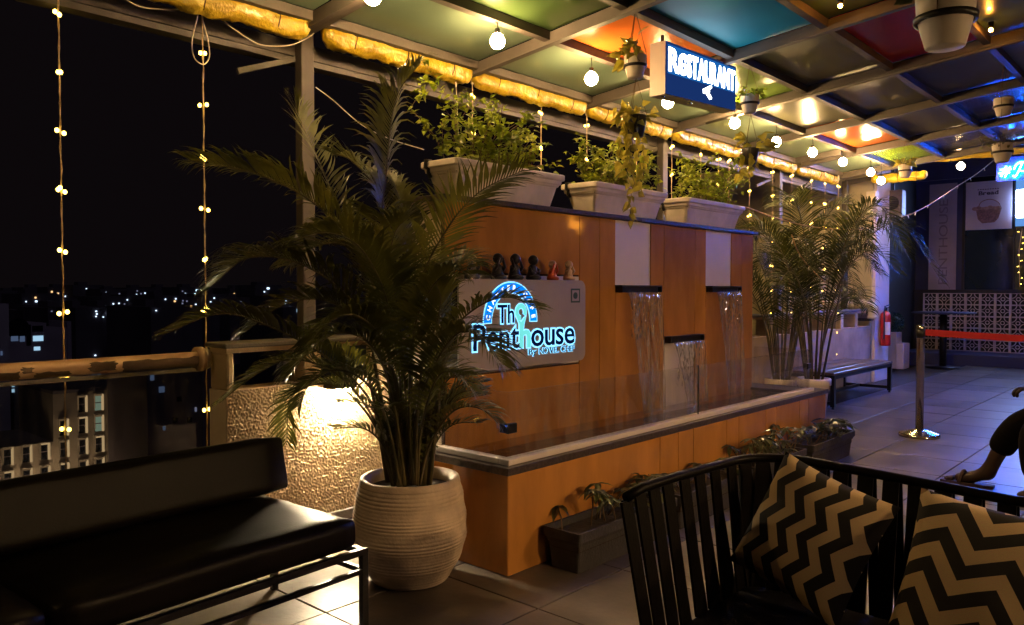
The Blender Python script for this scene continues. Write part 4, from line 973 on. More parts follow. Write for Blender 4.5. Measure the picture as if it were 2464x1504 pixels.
# ================================================================== FURNITURE
# black leather sofa on the left
sf = thing('leather_sofa', 'low black leather sofa with thin metal frame by the glass rail', 'sofa', (-2.7, .6, 0))
SA = math.radians(3.6); SO = Vector((-2.435, 1.815, 0)); Su = Vector((math.sin(SA), -math.cos(SA), 0)); Sv = Vector((-math.cos(SA), -math.sin(SA), 0))   # along to the near end, and to the back
ST = Matrix(((Su.x, Sv.x, 0, SO.x), (Su.y, Sv.y, 0, SO.y), (0, 0, 1, 0), (0, 0, 0, 1)))
def soft(x0, x1, y0, y1, z0, z1, b, T, puff, seed, name, parent, m='leather', n=14, crease=True):
    """a stuffed block: bevelled box, bulged, with slack creases near its seams"""
    bm = bmesh.new(); bmesh.ops.create_cube(bm, size=1)
    bmesh.ops.subdivide_edges(bm, edges=list(bm.edges), cuts=n, use_grid_fill=True)
    mb = MB(); bm.verts.index_update()
    for v in bm.verts:
        u = v.co*2; L = (x1-x0, y1-y0, z1-z0)
        q = Vector(((x0+x1)/2, (y0+y1)/2, (z0+z1)/2))
        c = []
        for i in range(3):     # round the corners by pulling into a superellipse
            c.append(u[i])
        P_ = Vector((c[0]*L[0]/2, c[1]*L[1]/2, c[2]*L[2]/2)); I = Vector([max(-(L[i]/2-b), min(L[i]/2-b, P_[i])) for i in range(3)])
        d = P_-I
        if d.length > 1e-9: P_ = I+d.normalized()*min(d.length, b)
        bul = (1-u.x**2)*(1-u.y**2) if abs(u.z) > .99 else 0
        P_.z += puff*bul*(1 if u.z > 0 else 0)
        if crease and u.z > .5:
            e = max(abs(u.x), abs(u.y)); P_.z += .006*noise.noise(Vector((P_.x*9+seed, P_.y*14, seed)))*e**3+.003*noise.noise(Vector((P_.x*30, P_.y*9, seed)))*(abs(u.y)**4)
        mb.v.append(tuple(T @ (q+P_)))
    mb.f = [tuple(v.index for v in f.verts) for f in bm.faces]; bm.free()
    return mb.build(name, m, parent, True)
for k, (a, b) in enumerate(((.0, 1.085), (1.09, 2.2), (2.205, 3.0))):
    soft(a, b, .0, .66, -.0+.305, .43, .042, ST, .020, k*3.1, 'seat_cushion', sf)
BT = ST @ Matrix.Translation((0, .50, .45)) @ Matrix.Rotation(math.radians(-13), 4, 'X')
for k, (a, b) in enumerate(((.0, 1.6), (1.605, 3.0))):
    soft(a-.05 if k == 0 else a, b, .0, .115, -.0, .235, .028, BT, .006, k*5.7+2, 'back_cushion', sf)
def sbar(a, b, w_=.024, name='frame_bar'): MB().bar(ST @ Vector(a), ST @ Vector(b), w_, w_).build(name, 'black_metal', sf)
for y in (.012, .60):
    sbar((-.028, y, .0), (-.028, y, .30), .026, 'leg'); sbar((2.9, y, 0), (2.9, y, .30), .026, 'leg')
    sbar((-.041, y, .291), (2.95, y, .291))
sbar((-.028, .025, .288), (-.028, .588, .288)); sbar((-.028, .025, .215), (-.028, .588, .215), .018); sbar((-.015, .012, .215), (2.9, .012, .215), .018); sbar((.9, .02, .288), (.9, .6, .288), .02)
for x in (.07, 1.45, 2.8):
    a = ST @ Vector((x, .60, .28)); b = BT @ Vector((x, .118, .2)); MB().bar(a, b, .03, .012).build('back_bracket', 'black_metal', sf)

# slatted metal settee on the right
st_ = thing('slatted_settee', 'black metal settee with slatted back and curved corner', 'settee', (-.5, 2.2, 0))
AXc, YB, YA, XR, RT = -1.135, 2.50, 1.84, .9, .742; RC = .17
rail = [(AXc-.072, YA-.045, RT-.012), (AXc-.068, YA+.03, RT+.002), (AXc-.055, YA+.2, RT+.006)]
for i in range(9):
    t = PI-PI/2*i/8; rail.append((AXc-.03+RC+RC*math.cos(t), YB-RC+RC*math.sin(t), RT+.006))
rail += [(AXc+.4, YB+.01, RT-.006), (AXc+.7, YB+.01, RT-.02), (AXc+1.1, YB+.01, RT-.026), (XR, YB, RT-.03)]
MB().tube(rail, .0145, 10).build('top_rail', 'settee_black', st_, True)
path = smooth_path(rail, 120); acc = 0; last = None; cnt = 0
SZ = .34
def seat_edge(p):  # where the slat meets the seat, inset
    x = min(max(p.x+.02, AXc+.005), XR); y = min(p.y, YB-.12); return Vector((x if p.x > AXc+.3 or True else x, y, SZ))
for a, b in zip(path, path[1:]):
    acc += (b-a).length
    if last is None or acc-last >= .062:
        last = acc; cnt += 1; lo = seat_edge(a); dirn = (b-a).normalized()
        wide = .075 if abs(a.x-(-.36)) < .032 else .046
        MB().bar(a-Vector((0,0,.01)), lo, wide, .008, up=(dirn.y, -dirn.x, 0)).build('slat', 'settee_black', st_)
        if cnt % 1 == 0 and a.x < AXc+.9:
            outw = Vector((-dirn.y, dirn.x, 0))*.012; lo2 = Vector((a.x+(.085 if a.x < AXc+.06 else .03), min(a.y, YB-.05)+.03*dirn.y, .16)); MB().bar(a+outw-Vector((0,0,.012))+dirn*.012, lo2+outw+dirn*.02, .030, .006, up=(dirn.y, -dirn.x, 0)).build('slat', 'settee_black', st_)
soft(AXc+.01, XR, YA-.12, YB-.11, SZ-.045, SZ+.015, .02, Matrix.Identity(4), .012, 4, 'seat_pad', st_, 'cloth_black', 10, False)
for x, y in ((AXc+.10, YA), (AXc+.12, YB-.14), (XR-.03, YA), (XR-.03, YB-.14)): MB().bar((x, y, 0), (x, y, SZ-.046), .03, .03).build('leg', 'settee_black', st_)
for a, b in (((AXc+.1, YA, SZ-.06), (XR, YA, SZ-.06)), ((AXc+.1, YB-.13, SZ-.06), (XR, YB-.13, SZ-.06)), ((AXc+.1, YA, SZ-.06), (AXc+.1, YB-.13, SZ-.06))): MB().bar(a, b, .025, .025).build('seat_rail', 'settee_black', st_)

def pillow(label, cen, xax, nrm, size, m, seed):
    xax = Vector(xax).normalized(); nrm = Vector(nrm).normalized(); yax = nrm.cross(xax).normalized(); xax = yax.cross(nrm)
    cen = Vector(cen); n = 26; mb = MB(); uv = []
    for sgn in (1, -1):
        for i in range(n+1):
            for j in range(n+1):
                u, v = 2*i/n-1, 2*j/n-1
                pin = .065
                a = u*(1-pin*(1-v*v)); b = v*(1-pin*(1-u*u))
                h = max(0, (1-u*u)*(1-v*v))**.42*.36
                wr = .018*noise.noise(Vector((u*3+seed, v*3, sgn)))*h/.3 + .012*noise.noise(Vector((u*9+seed, v*9, 5)))*(1-h/.32)*(1-abs(u*v)**2)
                P_ = cen+(xax*a+yax*b)*size/2+nrm*(sgn*h+wr)*size/2
                mb.v.append(tuple(P_)); uv.append((i/n, j/n))
    N = (n+1)**2
    for i in range(n):
        for j in range(n):
            k = i*(n+1)+j; mb.f.append((k, k+n+1, k+n+2, k+1)); mb.f.append((N+k, N+k+1, N+k+n+2, N+k+n+1))
    mb.uv = uv; o = mb.build('throw_pillow', m, None, True); tag(o, label, 'pillow', 'zigzag throw pillows on the settee')
c1 = on(1948, 1288, 'y', 2.29); print('pillow1', c1)
pillow('black and tan zigzag pillow tilted on one corner, left on the settee', c1, (.93, .0, -.33), (-.10, -.90, .42), .385, 'chevron_a', 1)
c2 = on(2412, 1462, 'y', 2.22); print('pillow2', c2)
pillow('black and tan zigzag pillow cut by the right picture edge', c2, (.97, .02, -.12), (-.05, -.86, .50), .50, 'chevron_b', 6)

# ------------------------------------------------------------------ dark floor troughs along the plinth
def floor_trough(y0, y1, label):
    t = thing('floor_trough', label, 'planter', (-2.24, (y0+y1)/2, 0), 'charcoal troughs along the fountain'); xa, xb = -2.352, -2.132; mb = MB(); lv = [(.030, .0015), (.020, .13), (.012, .132), (.006, .15), (0, .152), (0, .195), (.014, .195), (.018, .16)]
    for ix, h in lv: mb.v += [(b, a, h) for a, b in rrect(y0+ix, y1-ix, xa+ix, xb-ix, .012, 2)]
    N = 12
    for i in range(len(lv)-1):
        for j in range(N): mb.f.append((i*N+j, i*N+(j+1) % N, (i+1)*N+(j+1) % N, (i+1)*N+j))
    mb.f.append(tuple(range(N))); mb.build('tub', 'charcoal_planter', t); MB().box(xa+.022, xb-.022, y0+.022, y1-.022, .10, .165).build('soil', 'soil', t)
for a, b, l_ in ((2.80, 3.66, 'charcoal floor trough at the near corner of the fountain'), (3.70, 4.56, 'charcoal floor trough second from the near corner'), (4.60, 5.40, 'charcoal floor trough seen above the settee corner'), (5.52, 6.36, 'charcoal floor trough at the far end of the plinth')): floor_trough(a, b, l_)
def low_plant(y0, y1, label, kind, seed, n, h):
    rr = random.Random(seed); t = thing('trough_plant', label, 'plant', (-2.24, (y0+y1)/2, .16), 'plants in the charcoal troughs'); s_, lf = MB(), MB()
    for k in range(n):
        b = Vector((rr.uniform(-2.31, -2.17), rr.uniform(y0+.05, y1-.05), .16)); tip = b+Vector((rr.uniform(-.07, .10), rr.uniform(-.09, .09), h*rr.uniform(.35, 1)))
        s_.tube([b, b.lerp(tip, .5)+Vector((.01, 0, .01)), tip], [.004, .003, .002], 5)
        if kind == 'umbrella':
            a0 = rr.uniform(0, 6); nn = rr.choice((5, 6, 7))
            for q in range(nn):
                a = a0+2*PI*q/nn; leaf(lf, tip, Vector((math.cos(a), math.sin(a), rr.uniform(-.5, .25))), Vector((0, 0, 1)), rr.uniform(.06, .105), rr.uniform(.024, .036), .35, .15, 'blade')
        else:
            for q in range(3):
                a = rr.uniform(0, 2*PI); leaf(lf, tip, Vector((math.cos(a), math.sin(a), rr.uniform(-.2, .5))), Vector((0, 0, 1)), rr.uniform(.07, .11), rr.uniform(.06, .08), .4, .12, 'heart')
    stuff(s_.build('stems', 'twig', t, True)); stuff(lf.build('leaves', 'dark_leaf' if kind == 'umbrella' else 'broad_leaf', t, fix=False))
low_plant(2.82, 3.64, 'variegated umbrella plant in the nearest floor trough', 'umbrella', 1, 20, .19)
low_plant(3.72, 4.54, 'variegated umbrella plant behind the settee arm', 'umbrella', 2, 9, .13)
low_plant(4.62, 5.38, 'variegated umbrella plant above the settee corner', 'umbrella', 3, 28, .20)
low_plant(5.54, 6.34, 'dark broad leaved plant at the far end of the plinth', 'broad', 4, 24, .15)

# ------------------------------------------------------------------ wooden bench
bn = thing('wooden_bench', 'long wooden bench on black metal legs by the cream wall', 'bench', (-3.4, 9.6, 0))
b0, b1 = on(2015, 990, 'z', 0), on(2155, 948, 'z', 0); BYa, BYb, BXa, BXb, BZ = 8.62, 10.55, -3.10, -3.72, .40
for k in range(4):
    a = BXa+(BXb-BXa)*k/4; b = BXa+(BXb-BXa)*(k+1)/4; MB().rbox(b+.008, a-.008, BYa-.04, BYb+.04, BZ-.028+.002*(k % 2), BZ+.002*(k % 2), .004, 1).build('slat', 'bench_wood', bn)
for y in (BYa, BYb):
    for x in (BXa-.03, BXb+.03):
        MB().box(x-.022, x+.022, y-.022, y+.022, .025, BZ-.03).build('leg', 'black_metal', bn); MB().lathe([(.012, 0), (.018, .006), (.008, .024)], 10, (x, y, .001)).build('foot', 'black_plastic', bn)
    MB().box(BXb+.054, BXa-.054, y-.018, y+.018, .05, .085).build('crossbar', 'black_metal', bn); MB().box(BXb+.01, BXa-.01, y-.017, y+.017, BZ-.07, BZ-.031).build('crossbar', 'black_metal', bn)
for x in (BXa-.03, BXb+.03): MB().box(x-.018, x+.018, BYa+.024, BYb-.024, BZ-.072, BZ-.033).build('side_rail', 'black_metal', bn)
MB().box(BXb+.2, BXb+.235, BYa+.02, BYb-.02, .05, .085).build('stretcher', 'black_metal', bn)

# ------------------------------------------------------------------ belt barrier
def stanchion(x, y, label):
    t = thing('stanchion', label, 'stanchion', (x, y, 0), 'steel belt posts')
    MB().lathe([(.166, .001), (.168, .012), (.166, .026), (.150, .034), (.06, .062), (.045, .068)], 48, (x, y, 0)).build('base', 'steel', t, True)
    MB().lathe([(.033, .066), (.033, .86), (.0335, .862), (.0335, .97), (.031, .985), (.02, .99)], 28, (x, y, 0)).build('post', 'steel', t, True)
    MB().lathe([(.037, .875), (.037, .955)], 24, (x, y, 0)).build('belt_head', 'black_plastic', t, True)
stanchion(-1.987, 7.557, 'polished steel barrier post on the tiled floor holding the red belt'); 
a = Vector((-1.95, 7.555, .925)); b = Vector((-.25, 7.50, .915)); stanchion(-.21, 7.50, 'steel barrier post out to the right at the belt end')
mb = MB(); n = 24
for i in range(n+1):
    p = a.lerp(b, i/n); p.z -= .018*math.sin(PI*i/n); mb.v += [(p.x, p.y, p.z-.028), (p.x, p.y, p.z+.028), (p.x, p.y+.002, p.z+.028), (p.x, p.y+.002, p.z-.028)]
for i in range(n):
    for j in range(4): mb.f.append((4*i+j, 4*i+(j+1) % 4, 4*i+4+(j+1) % 4, 4*i+4+j))
tag(mb.build('barrier_belt', 'belt_red'), 'red fabric belt stretched from the steel barrier post', 'belt')

# ------------------------------------------------------------------ cream wall block, pipe, extinguisher
bl = thing('cream_wall_block', 'cream rendered wall block with pinkish column at the terrace end', 'wall', (-4.4, 12, 0))
MB().box(-6.4, -3.702, 11.62, 12.24, -.011, 3.2).build('wall_body', 'olive_wall', bl)
MB().rbox(-3.85, -3.66, 11.66, 12.27, -.0105, 3.25, .006, 1).build('column_face', 'pink_wall', bl)
MB().rbox(-6.4, -3.69, 11.55, 11.618, -.010, .86, .01, 1).build('dado', 'olive_wall', bl)
MB().rbox(-6.4, -3.66, 11.5, 11.619, .861, .90, .008, 1).build('dado_cap', 'cap_stone', bl)
MB().box(-6.4, -4.3, 10.2, 11.5, 0, 2.0).build('service_box', 'olive_wall', bl)
pp = thing('drain_pipe', 'thick cream pipe with elbow low on the wall end', 'pipe', (-3.8, 11.45, 1.1))
MB().tube(smooth_path([(-4.6, 11.44, 1.10), (-3.9, 11.44, 1.10), (-3.70, 11.44, 1.10), (-3.63, 11.44, 1.06), (-3.62, 11.44, .98), (-3.62, 11.44, .90)], 24), .062, 14).build('pipe', 'pipe_white', pp, True)
MB().lathe([(.07, .90), (.07, .94)], 20, (-3.62, 11.44, 0)).build('collar', 'pipe_white', pp, True)
tag(MB().tube([(-4.6, 11.40, .985), (-3.72, 11.40, .985)], .02, 10).build('steel_rail', 'steel', None, True), 'short bright steel rail under the cream pipe', 'rail')
fe = thing('fire_extinguisher', 'red fire extinguisher hung on the column', 'extinguisher', (-3.58, 11.87, .45))
MB().lathe([(.06, .50), (.068, .505), (.07, .53), (.07, .92), (.062, .96), (.035, .99), (.02, 1.0)], 28, (-3.585, 11.87, 0)).build('cylinder', 'red_paint', fe, True)
MB().lathe([(.02, .99), (.022, 1.04), (.014, 1.05)], 14, (-3.585, 11.87, 0)).build('valve', 'black_metal', fe, True)
MB().bar((-3.60, 11.87, 1.055), (-3.52, 11.85, 1.09), .02, .012).build('lever', 'black_metal', fe); MB().bar((-3.60, 11.87, 1.035), (-3.52, 11.85, 1.045), .02, .01).build('lever', 'black_metal', fe)
MB().tube(smooth_path([(-3.585, 11.84, 1.03), (-3.58, 11.79, .98), (-3.575, 11.785, .75), (-3.58, 11.79, .6)], 12), .010, 8).build('hose', 'black_plastic', fe, True)
mb = MB()
for i in range(9):
    t = -1.5+1.3*i/8; mb.v += [(-3.585+.0708*math.cos(t), 11.87+.0708*math.sin(t), .66), (-3.585+.0708*math.cos(t), 11.87+.0708*math.sin(t), .84)]
for i in range(8): mb.f.append((2*i, 2*i+2, 2*i+3, 2*i+1))
mb.build('label_sticker', 'label_white', fe)
tb = thing('topiary_planter', 'small clipped green ball on a cream pedestal by the column', 'topiary', (-4.05, 13.9, 0))
MB().rbox(-4.22, -3.98, 13.75, 14.05, .001, .60, .01, 1).build('pedestal', 'pink_wall', tb); MB().rbox(-4.0+.02, -3.86, 13.72, 14.05, .001, .42, .01, 1).build('pedestal', 'pink_wall', tb)
mb = MB()
for k in range(900):
    d = rvec(); p = Vector((-4.08, 13.9, .75))+d*.155*R_.uniform(.82, 1.05); leaf(mb, p, d+rvec()*.8, rvec(), .04, .02, .1, .1)
stuff(mb.build('leaves', 'topiary', tb, fix=False)); MB().ball((-4.08, 13.9, .75), .13, 14, 10).build('core', 'topiary', tb, True)
tag(MB().rbox(-3.62, -3.50, 11.1, 11.24, 2.44, 2.62, .004, 1).build('switch_box', 'switch_white'), 'small white switch box on the wall under the corner tarpaulin', 'switch')
spk = thing('hanging_speaker', 'dark box speaker hung at the edge of the column', 'speaker', (-3.4, 12.2, 2.1)); p = on(2150, 490, 'y', 12.3)
MB().rbox(p.x-.14, p.x+.14, 12.22, 12.40, p.z-.19, p.z+.19, .01, 1).build('cabinet', 'pouch_grey', spk); MB().bar((p.x, 12.3, p.z+.19), (p.x, 12.3, p.z+.5), .02, .02).build('hanger', 'black_metal', spk); MB().lathe([(.09, 0), (.10, .004), (.09, .01), (.02, .002)], 24, (0, 0, 0)).build('cone', 'black_plastic', spk)
for o in spk.children:
    if o.name.startswith('cone'): o.rotation_euler = (PI/2, 0, 0); o.location = Vector((p.x, 12.218, p.z))-Vector(ORG[spk.name]); o.data.transform(Matrix.Translation(Vector(ORG[spk.name])))

# ------------------------------------------------------------------ back wall of the far room
BWY = 16.02
bw = thing('back_wall', 'dark navy back wall above the pierced block screen', 'wall', (-2, 16.2, 0))
MB().box(-7, 4.5, BWY+.10, BWY+.3, .0, 5.2).build('wall_body', 'wall_navy', bw)
MB().box(-7, 4.5, BWY+.02, BWY+.099, 3.32, 3.50).build('fascia', 'wall_navy', bw)
MB().box(-4.6, 4.5, BWY+.03, BWY+.098, 1.245, 1.30).build('sill', 'wall_dark', bw)
for a, b in ((-3.56, -3.52), (-2.765, -2.745), (-1.0, -.96)): MB().box(a, b, BWY+.04, BWY+.097, 1.301, 3.319).build('mullion', 'wall_dark', bw)
for a, b in ((-3.519, -2.766), (-2.744, -1.001)): MB().box(a, b, BWY+.07, BWY+.096, 1.302, 3.318).build('pane', 'glass_dark', bw)
MB().box(-6.6, -4.35, 13.0, BWY+.09, 0, 4.6).build('side_wall', 'wall_dark', bw)
MB().box(-4.35, 4.5, 11.4, BWY+.09, 4.6, 4.75).build('ceiling_slab', 'wall_dark', bw)
bb = thing('breeze_block_screen', 'white pierced breeze block screen with circle pattern', 'screen wall', (-3, BWY, .2))
BWd, BHt = .232, .209; bm_ = MB(); h2, v2, dp = BWd/2, BHt/2, .035
fr_ = .022
bm_.box(-h2, h2, -dp, dp, v2-fr_*.55, v2-.0006); bm_.box(-h2, h2, -dp, dp, -v2+.0006, -v2+fr_*.55); bm_.box(-h2+.0006, -h2+fr_*.7, -dp+.001, dp-.001, -v2+fr_*.55, v2-fr_*.55); bm_.box(h2-fr_*.7, h2-.0006, -dp+.001, dp-.001, -v2+fr_*.55, v2-fr_*.55)
def arc(cx, cz, r, t0, t1, n=12): bm_.tube([(cx+r*math.cos(t0+(t1-t0)*i/n), 0, cz+r*math.sin(t0+(t1-t0)*i/n)) for i in range(n+1)], .0085, 4)
arc(0, 0, .030, 0, 2*PI, 16)
for sx_, sz_, t0 in ((-1, -1, 0), (1, -1, PI/2), (1, 1, PI), (-1, 1, 3*PI/2)): arc(sx_*(h2-.01), sz_*(v2-.008), .083, t0, t0+PI/2)
blk = bm_.mesh('block', 'block_white')
for i in range(12):
    for j in range(5): inst('block', blk, bb, (-4.17+BWd*(i+.5), BWY-.02, .192+BHt*(j+.5)))
MB().box(-4.5, -1.3, BWY+.06, BWY+.09, .19, 1.24).build('backing', 'wall_dark', bb)
po = thing('bread_poster', 'pale poster with a bread basket on the dark back wall', 'poster', (-3.15, BWY, 2.8))
MB().box(-3.505, -2.79, BWY+.015, BWY+.035, 2.37, 3.225).build('sheet', 'poster_white', po)
letters('Bread', lambda u, v, q: (-3.30+.30*u, BWY+.014-.001*q, 2.985+.07*v), 1, 'poster_ink', po, offset=.03)
for k in range(9): MB().box(-3.32+.038*k, -3.296+.038*k, BWY+.0125, BWY+.0145, 3.075, 3.09).build('small_print', 'poster_ink', po)
MB().prism([(-3.34, 2.72), (-2.94, 2.74), (-2.99, 2.56), (-3.05, 2.49), (-3.24, 2.48), (-3.31, 2.56)], BWY+.0105, BWY+.0148, 'y').build('basket', 'poster_basket', po)
MB().tube(smooth_path([(-3.31, BWY+.012, 2.74), (-3.26, BWY+.012, 2.86), (-3.12, BWY+.012, 2.90), (-3.0, BWY+.012, 2.84), (-2.95, BWY+.012, 2.74)], 16), .008, 6).build('basket_handle', 'poster_basket', po)
for k in range(7): MB().prism([(-3.36+.06*k+.045*math.cos(t), 2.745+.012*math.sin(k*2)+.034*math.sin(t)) for t in [2*PI*i/14 for i in range(14)]], BWY+.0112-.0003*k, BWY+.0146, 'y').build('loaf', 'poster_bread', po)
ba = thing('vertical_banner', 'tall grey cloth banner with faint PENTHOUSE lettering', 'banner', (-3.86, BWY-.03, 2.2))
MB().box(-4.09, -3.635, BWY-.035, BWY-.025, 1.30, 3.235).build('cloth', 'banner', ba)
letters('PENTHOUSE', lambda u, v, q: (-3.78-.15*v, BWY-.0355-.001*q, 1.40+1.55*u), 1, 'banner_ink', ba, offset=.0)
ls = thing('lit_screen', 'glaring white lit screen on a blue board at the right edge', 'screen', (-2.3, BWY, 2.8))
MB().box(-2.735, -1.10, BWY+.010, BWY+.03, 2.40, 3.225).build('board', 'screen_board', ls); MB().prism(rrect(-2.725, -1.3, 2.545, 3.03, .02, 3), BWY-.03, BWY+.0095, 'y').build('display', 'screen', ls)
NY = 11.4
nb = thing('neon_sign', 'blue neon script sign starting with a hash and P', 'neon sign', (-1.9, NY, 2.75))
def neon(ctrl, r=.0075, n=30):
    pts = []
    for a in ctrl:
        q = on(a[0], a[1], 'y', NY); pts.append((q.x, NY, q.z))
    sp = smooth_path(pts, n); o = MB().tube(sp, r, 8).build('tube', 'neon_core', nb, True)
    MB().tube([(q[0], q[1]+.022, q[2]) for q in sp], r*2.1, 8).build('halo_tube', 'neon_blue', o, True)
for c in (((2409, 425), (2416, 410), (2422, 400)), ((2418, 427), (2425, 412), (2431, 401)), ((2404, 417), (2430, 415)), ((2407, 409), (2434, 407)),
          ((2437, 423), (2444, 424), (2452, 410), (2459, 394)), ((2440, 408), (2446, 396), (2458, 390), (2471, 393), (2474, 403), (2465, 411), (2454, 411)),
          ((2480, 405), (2480, 418), (2488, 418), (2494, 406), (2490, 430), (2482, 436)), ((2500, 418), (2506, 404), (2514, 418), (2520, 404), (2530, 420), (2540, 404), (2552, 420), (2566, 404), (2580, 422)), ((2590, 420), (2606, 398), (2620, 424), (2640, 400), (2660, 424), (2690, 402), (2720, 426))): neon(c)
a, b = on(2396, 384, 'y', NY), on(2760, 440, 'y', NY); MB().box(a.x, b.x, NY+.05, NY+.056, on(2400, 436, 'y', NY).z, a.z+.02).build('backing', 'neon_board', nb)
for px in (2420, 2560, 2700): q = on(px, 390, 'y', NY); MB().tube([(q.x, NY+.053, q.z), (q.x, NY+.053, q.z+.5)], .004, 6).build('hanger', 'black_metal', nb)
on_ = thing('orange_neon', 'small orange neon script on the wall far to the right', 'neon sign', (2.5, 10.7, 2.45))
for c in (((10.5, 2.34), (10.56, 2.42), (10.60, 2.58), (10.56, 2.62), (10.54, 2.5), (10.55, 2.36), (10.62, 2.36)), ((10.62, 2.38), (10.66, 2.46), (10.70, 2.40), (10.65, 2.35), (10.72, 2.36)), ((10.73, 2.46), (10.75, 2.36), (10.80, 2.46), (10.79, 2.34), (10.74, 2.26))):
    MB().tube(smooth_path([(2.47, y, z) for y, z in c], 26), .011, 8).build('tube', 'neon_orange', on_, True)
MB().box(2.5, 2.52, 10.3, 11.0, 2.1, 2.8).build('backing', 'wall_dark', on_)
tbl = thing('high_table', 'dark round bar table before the pierced block screen', 'table', (-3.45, 14.5, 0))
MB().lathe([(.46, .90), (.48, .905), (.48, .925), (.46, .93)], 40, (-3.47, 14.5, 0)).build('table_top', 'wall_navy', tbl, True); MB().lathe([(.055, .03), (.055, .90)], 18, (-3.47, 14.5, 0)).build('column', 'black_metal', tbl, True); MB().lathe([(.26, .001), (.26, .02), (.05, .035)], 30, (-3.47, 14.5, 0)).build('foot', 'black_metal', tbl, True)
fx = thing('fairy_light_drop', 'tiny fairy lights in the dark window under the screen', 'string light', (-2.75, BWY-.06, 2.2))
MB().tube([(-2.62, BWY-.05, 2.35), (-2.66, BWY-.06, 2.0), (-2.64, BWY-.05, 1.35)], .003, 5).build('wire', 'cord', fx)
for k in range(10): inst('led_cluster', cl2, fx, (-2.64+R_.uniform(-.04, .04), BWY-.07, 2.3-.1*k), (0, 0, R_.uniform(0, 6)), (.6,)*3)

# small amber lamps on the near ceiling bars, an orange neon on the far side seen mirrored in the panels
for k, (px, py) in enumerate(((2022, 14), (2384, 72))):
    d = _ray(px, py); t_ = (3.186-.06-CH)/(d.z-.1*d.x); p = _C+d*t_
    t = thing('amber_lamp', ['tiny amber lamp on the ceiling bar left of the red panel', 'tiny amber lamp on the ceiling bar right of the large hanging pot'][k], 'lamp', p, 'amber lamps on the ceiling bars')
    MB().ball(p, .012, 10, 8).build('bulb', 'led_amber', t, True); MB().lathe([(.016, .01), (.02, .05)], 12, p).build('socket', 'black_plastic', t, True)

# ------------------------------------------------------------------ seated person at the right edge
K_ = on(2430, 1018, 'y', 5.88); A_ = on(2376, 1138, 'y', 5.88); fh = on(2366, 1160, 'z', .03); H_ = on(2452, 936, 'y', 5.97)
ps = thing('person', 'person in dark clothes seated at the right edge, sandalled foot forward', 'person', (-.6, 5.85, 0))
def skin(name, verts, edges, rad, m, parent, root=0, sub=2):
    g = ORG[parent.name]; me = bpy.data.meshes.new(name); me.from_pydata([(v[0]-g[0], v[1]-g[1], v[2]-g[2]) for v in verts], edges, [])
    o = bpy.data.objects.new(name, me); col.objects.link(o); o.parent = parent; ORG[o.name] = g
    me.materials.append(M[m]); sk = o.modifiers.new('skin', 'SKIN'); sk.use_smooth_shade = True
    for i, r in enumerate(rad): me.skin_vertices[0].data[i].radius = (r, r) if not isinstance(r, tuple) else r
    me.skin_vertices[0].data[root].use_root = True
    ss = o.modifiers.new('sub', 'SUBSURF'); ss.levels = sub; ss.render_levels = sub; return o
kx, kz = K_.x+.03, K_.z+.01
hx = kx+.44; S1 = Vector((kx, 5.885, kz)).lerp(A_, .35); S2 = Vector((kx, 5.885, kz)).lerp(A_, .64)
V_ = [(hx, 5.80, .52), (hx+.02, 5.80, .68), (hx+.04, 5.80, .86), (hx+.03, 5.80, 1.03), (hx, 5.80, 1.10), (hx-.03, 5.80, 1.20), (hx-.05, 5.80, 1.30),      # 0 pelvis .. 6 crown
      (hx-.05, 5.90, .52), (kx, 5.885, kz), tuple(S1), tuple(A_.lerp(S2, .35)), (A_.x+.005, 5.88, A_.z), (fh.x-.06, 5.885, .055), (fh.x-.165, 5.89, .036),   # 7-13 near leg
      (hx-.03, 5.68, .52), (kx+.12, 5.62, kz), (kx+.15, 5.60, .26), (kx+.18, 5.60, .085), (kx+.06, 5.60, .035),   # 14-18 other leg
      (hx+.04, 6.0, .98), (hx+.0, 6.06, .76), (hx-.16, 6.02, .70), (H_.x+.05, 5.97, H_.z),   # 19-22 arm over the thigh
      (hx+.04, 5.60, .98), (hx+.02, 5.52, .78), (hx-.18, 5.58, .64), (hx-.28, 5.62, .62), (fh.x+.035, 5.88, .050)]
E_ = [(11,27),(0,1),(1,2),(2,3),(3,4),(4,5),(5,6),(0,7),(7,8),(8,9),(9,10),(10,11),(11,12),(12,13),(0,14),(14,15),(15,16),(16,17),(17,18),(3,19),(19,20),(20,21),(21,22),(3,23),(23,24),(24,25),(25,26)]
RD = [.15,.14,.15,.13,.06,.085,.07,.095,.066,.055,.046,.038,.042,.032,.095,.066,.052,.037,.026,.06,.045,.036,.034,.06,.045,.036,.030,.034]
skin('body', V_, E_, RD, 'skin_dark', ps)
skin('trousers', [(hx, 5.80, .53), (hx-.05, 5.90, .53), (kx+.03, 5.885, kz+.005), tuple(S1), tuple(S2), (hx-.03, 5.68, .52), (kx+.12, 5.62, kz), (kx+.15, 5.60, .28), (kx+.17, 5.60, .13)],
     [(0,1),(1,2),(2,3),(3,4),(0,5),(5,6),(6,7),(7,8)], [.17,.12,.100,.090,.082,.115,.095,.088,.082], 'cloth_black', ps)
skin('shirt', [(hx+.01, 5.80, .58), (hx+.04, 5.80, .86), (hx+.03, 5.80, 1.03), (hx+.04, 6.0, .98), (hx+.01, 6.05, .80), (hx+.04, 5.60, .98), (hx+.02, 5.53, .80)], [(0,1),(1,2),(2,3),(3,4),(2,5),(5,6)], [.165,.165,.14,.08,.062,.08,.062], 'cloth_black', ps)
MB().ball((hx+.0, 5.80, 1.26), .095, 16, 12, 1.1).build('hair', 'cloth_black', ps, True)
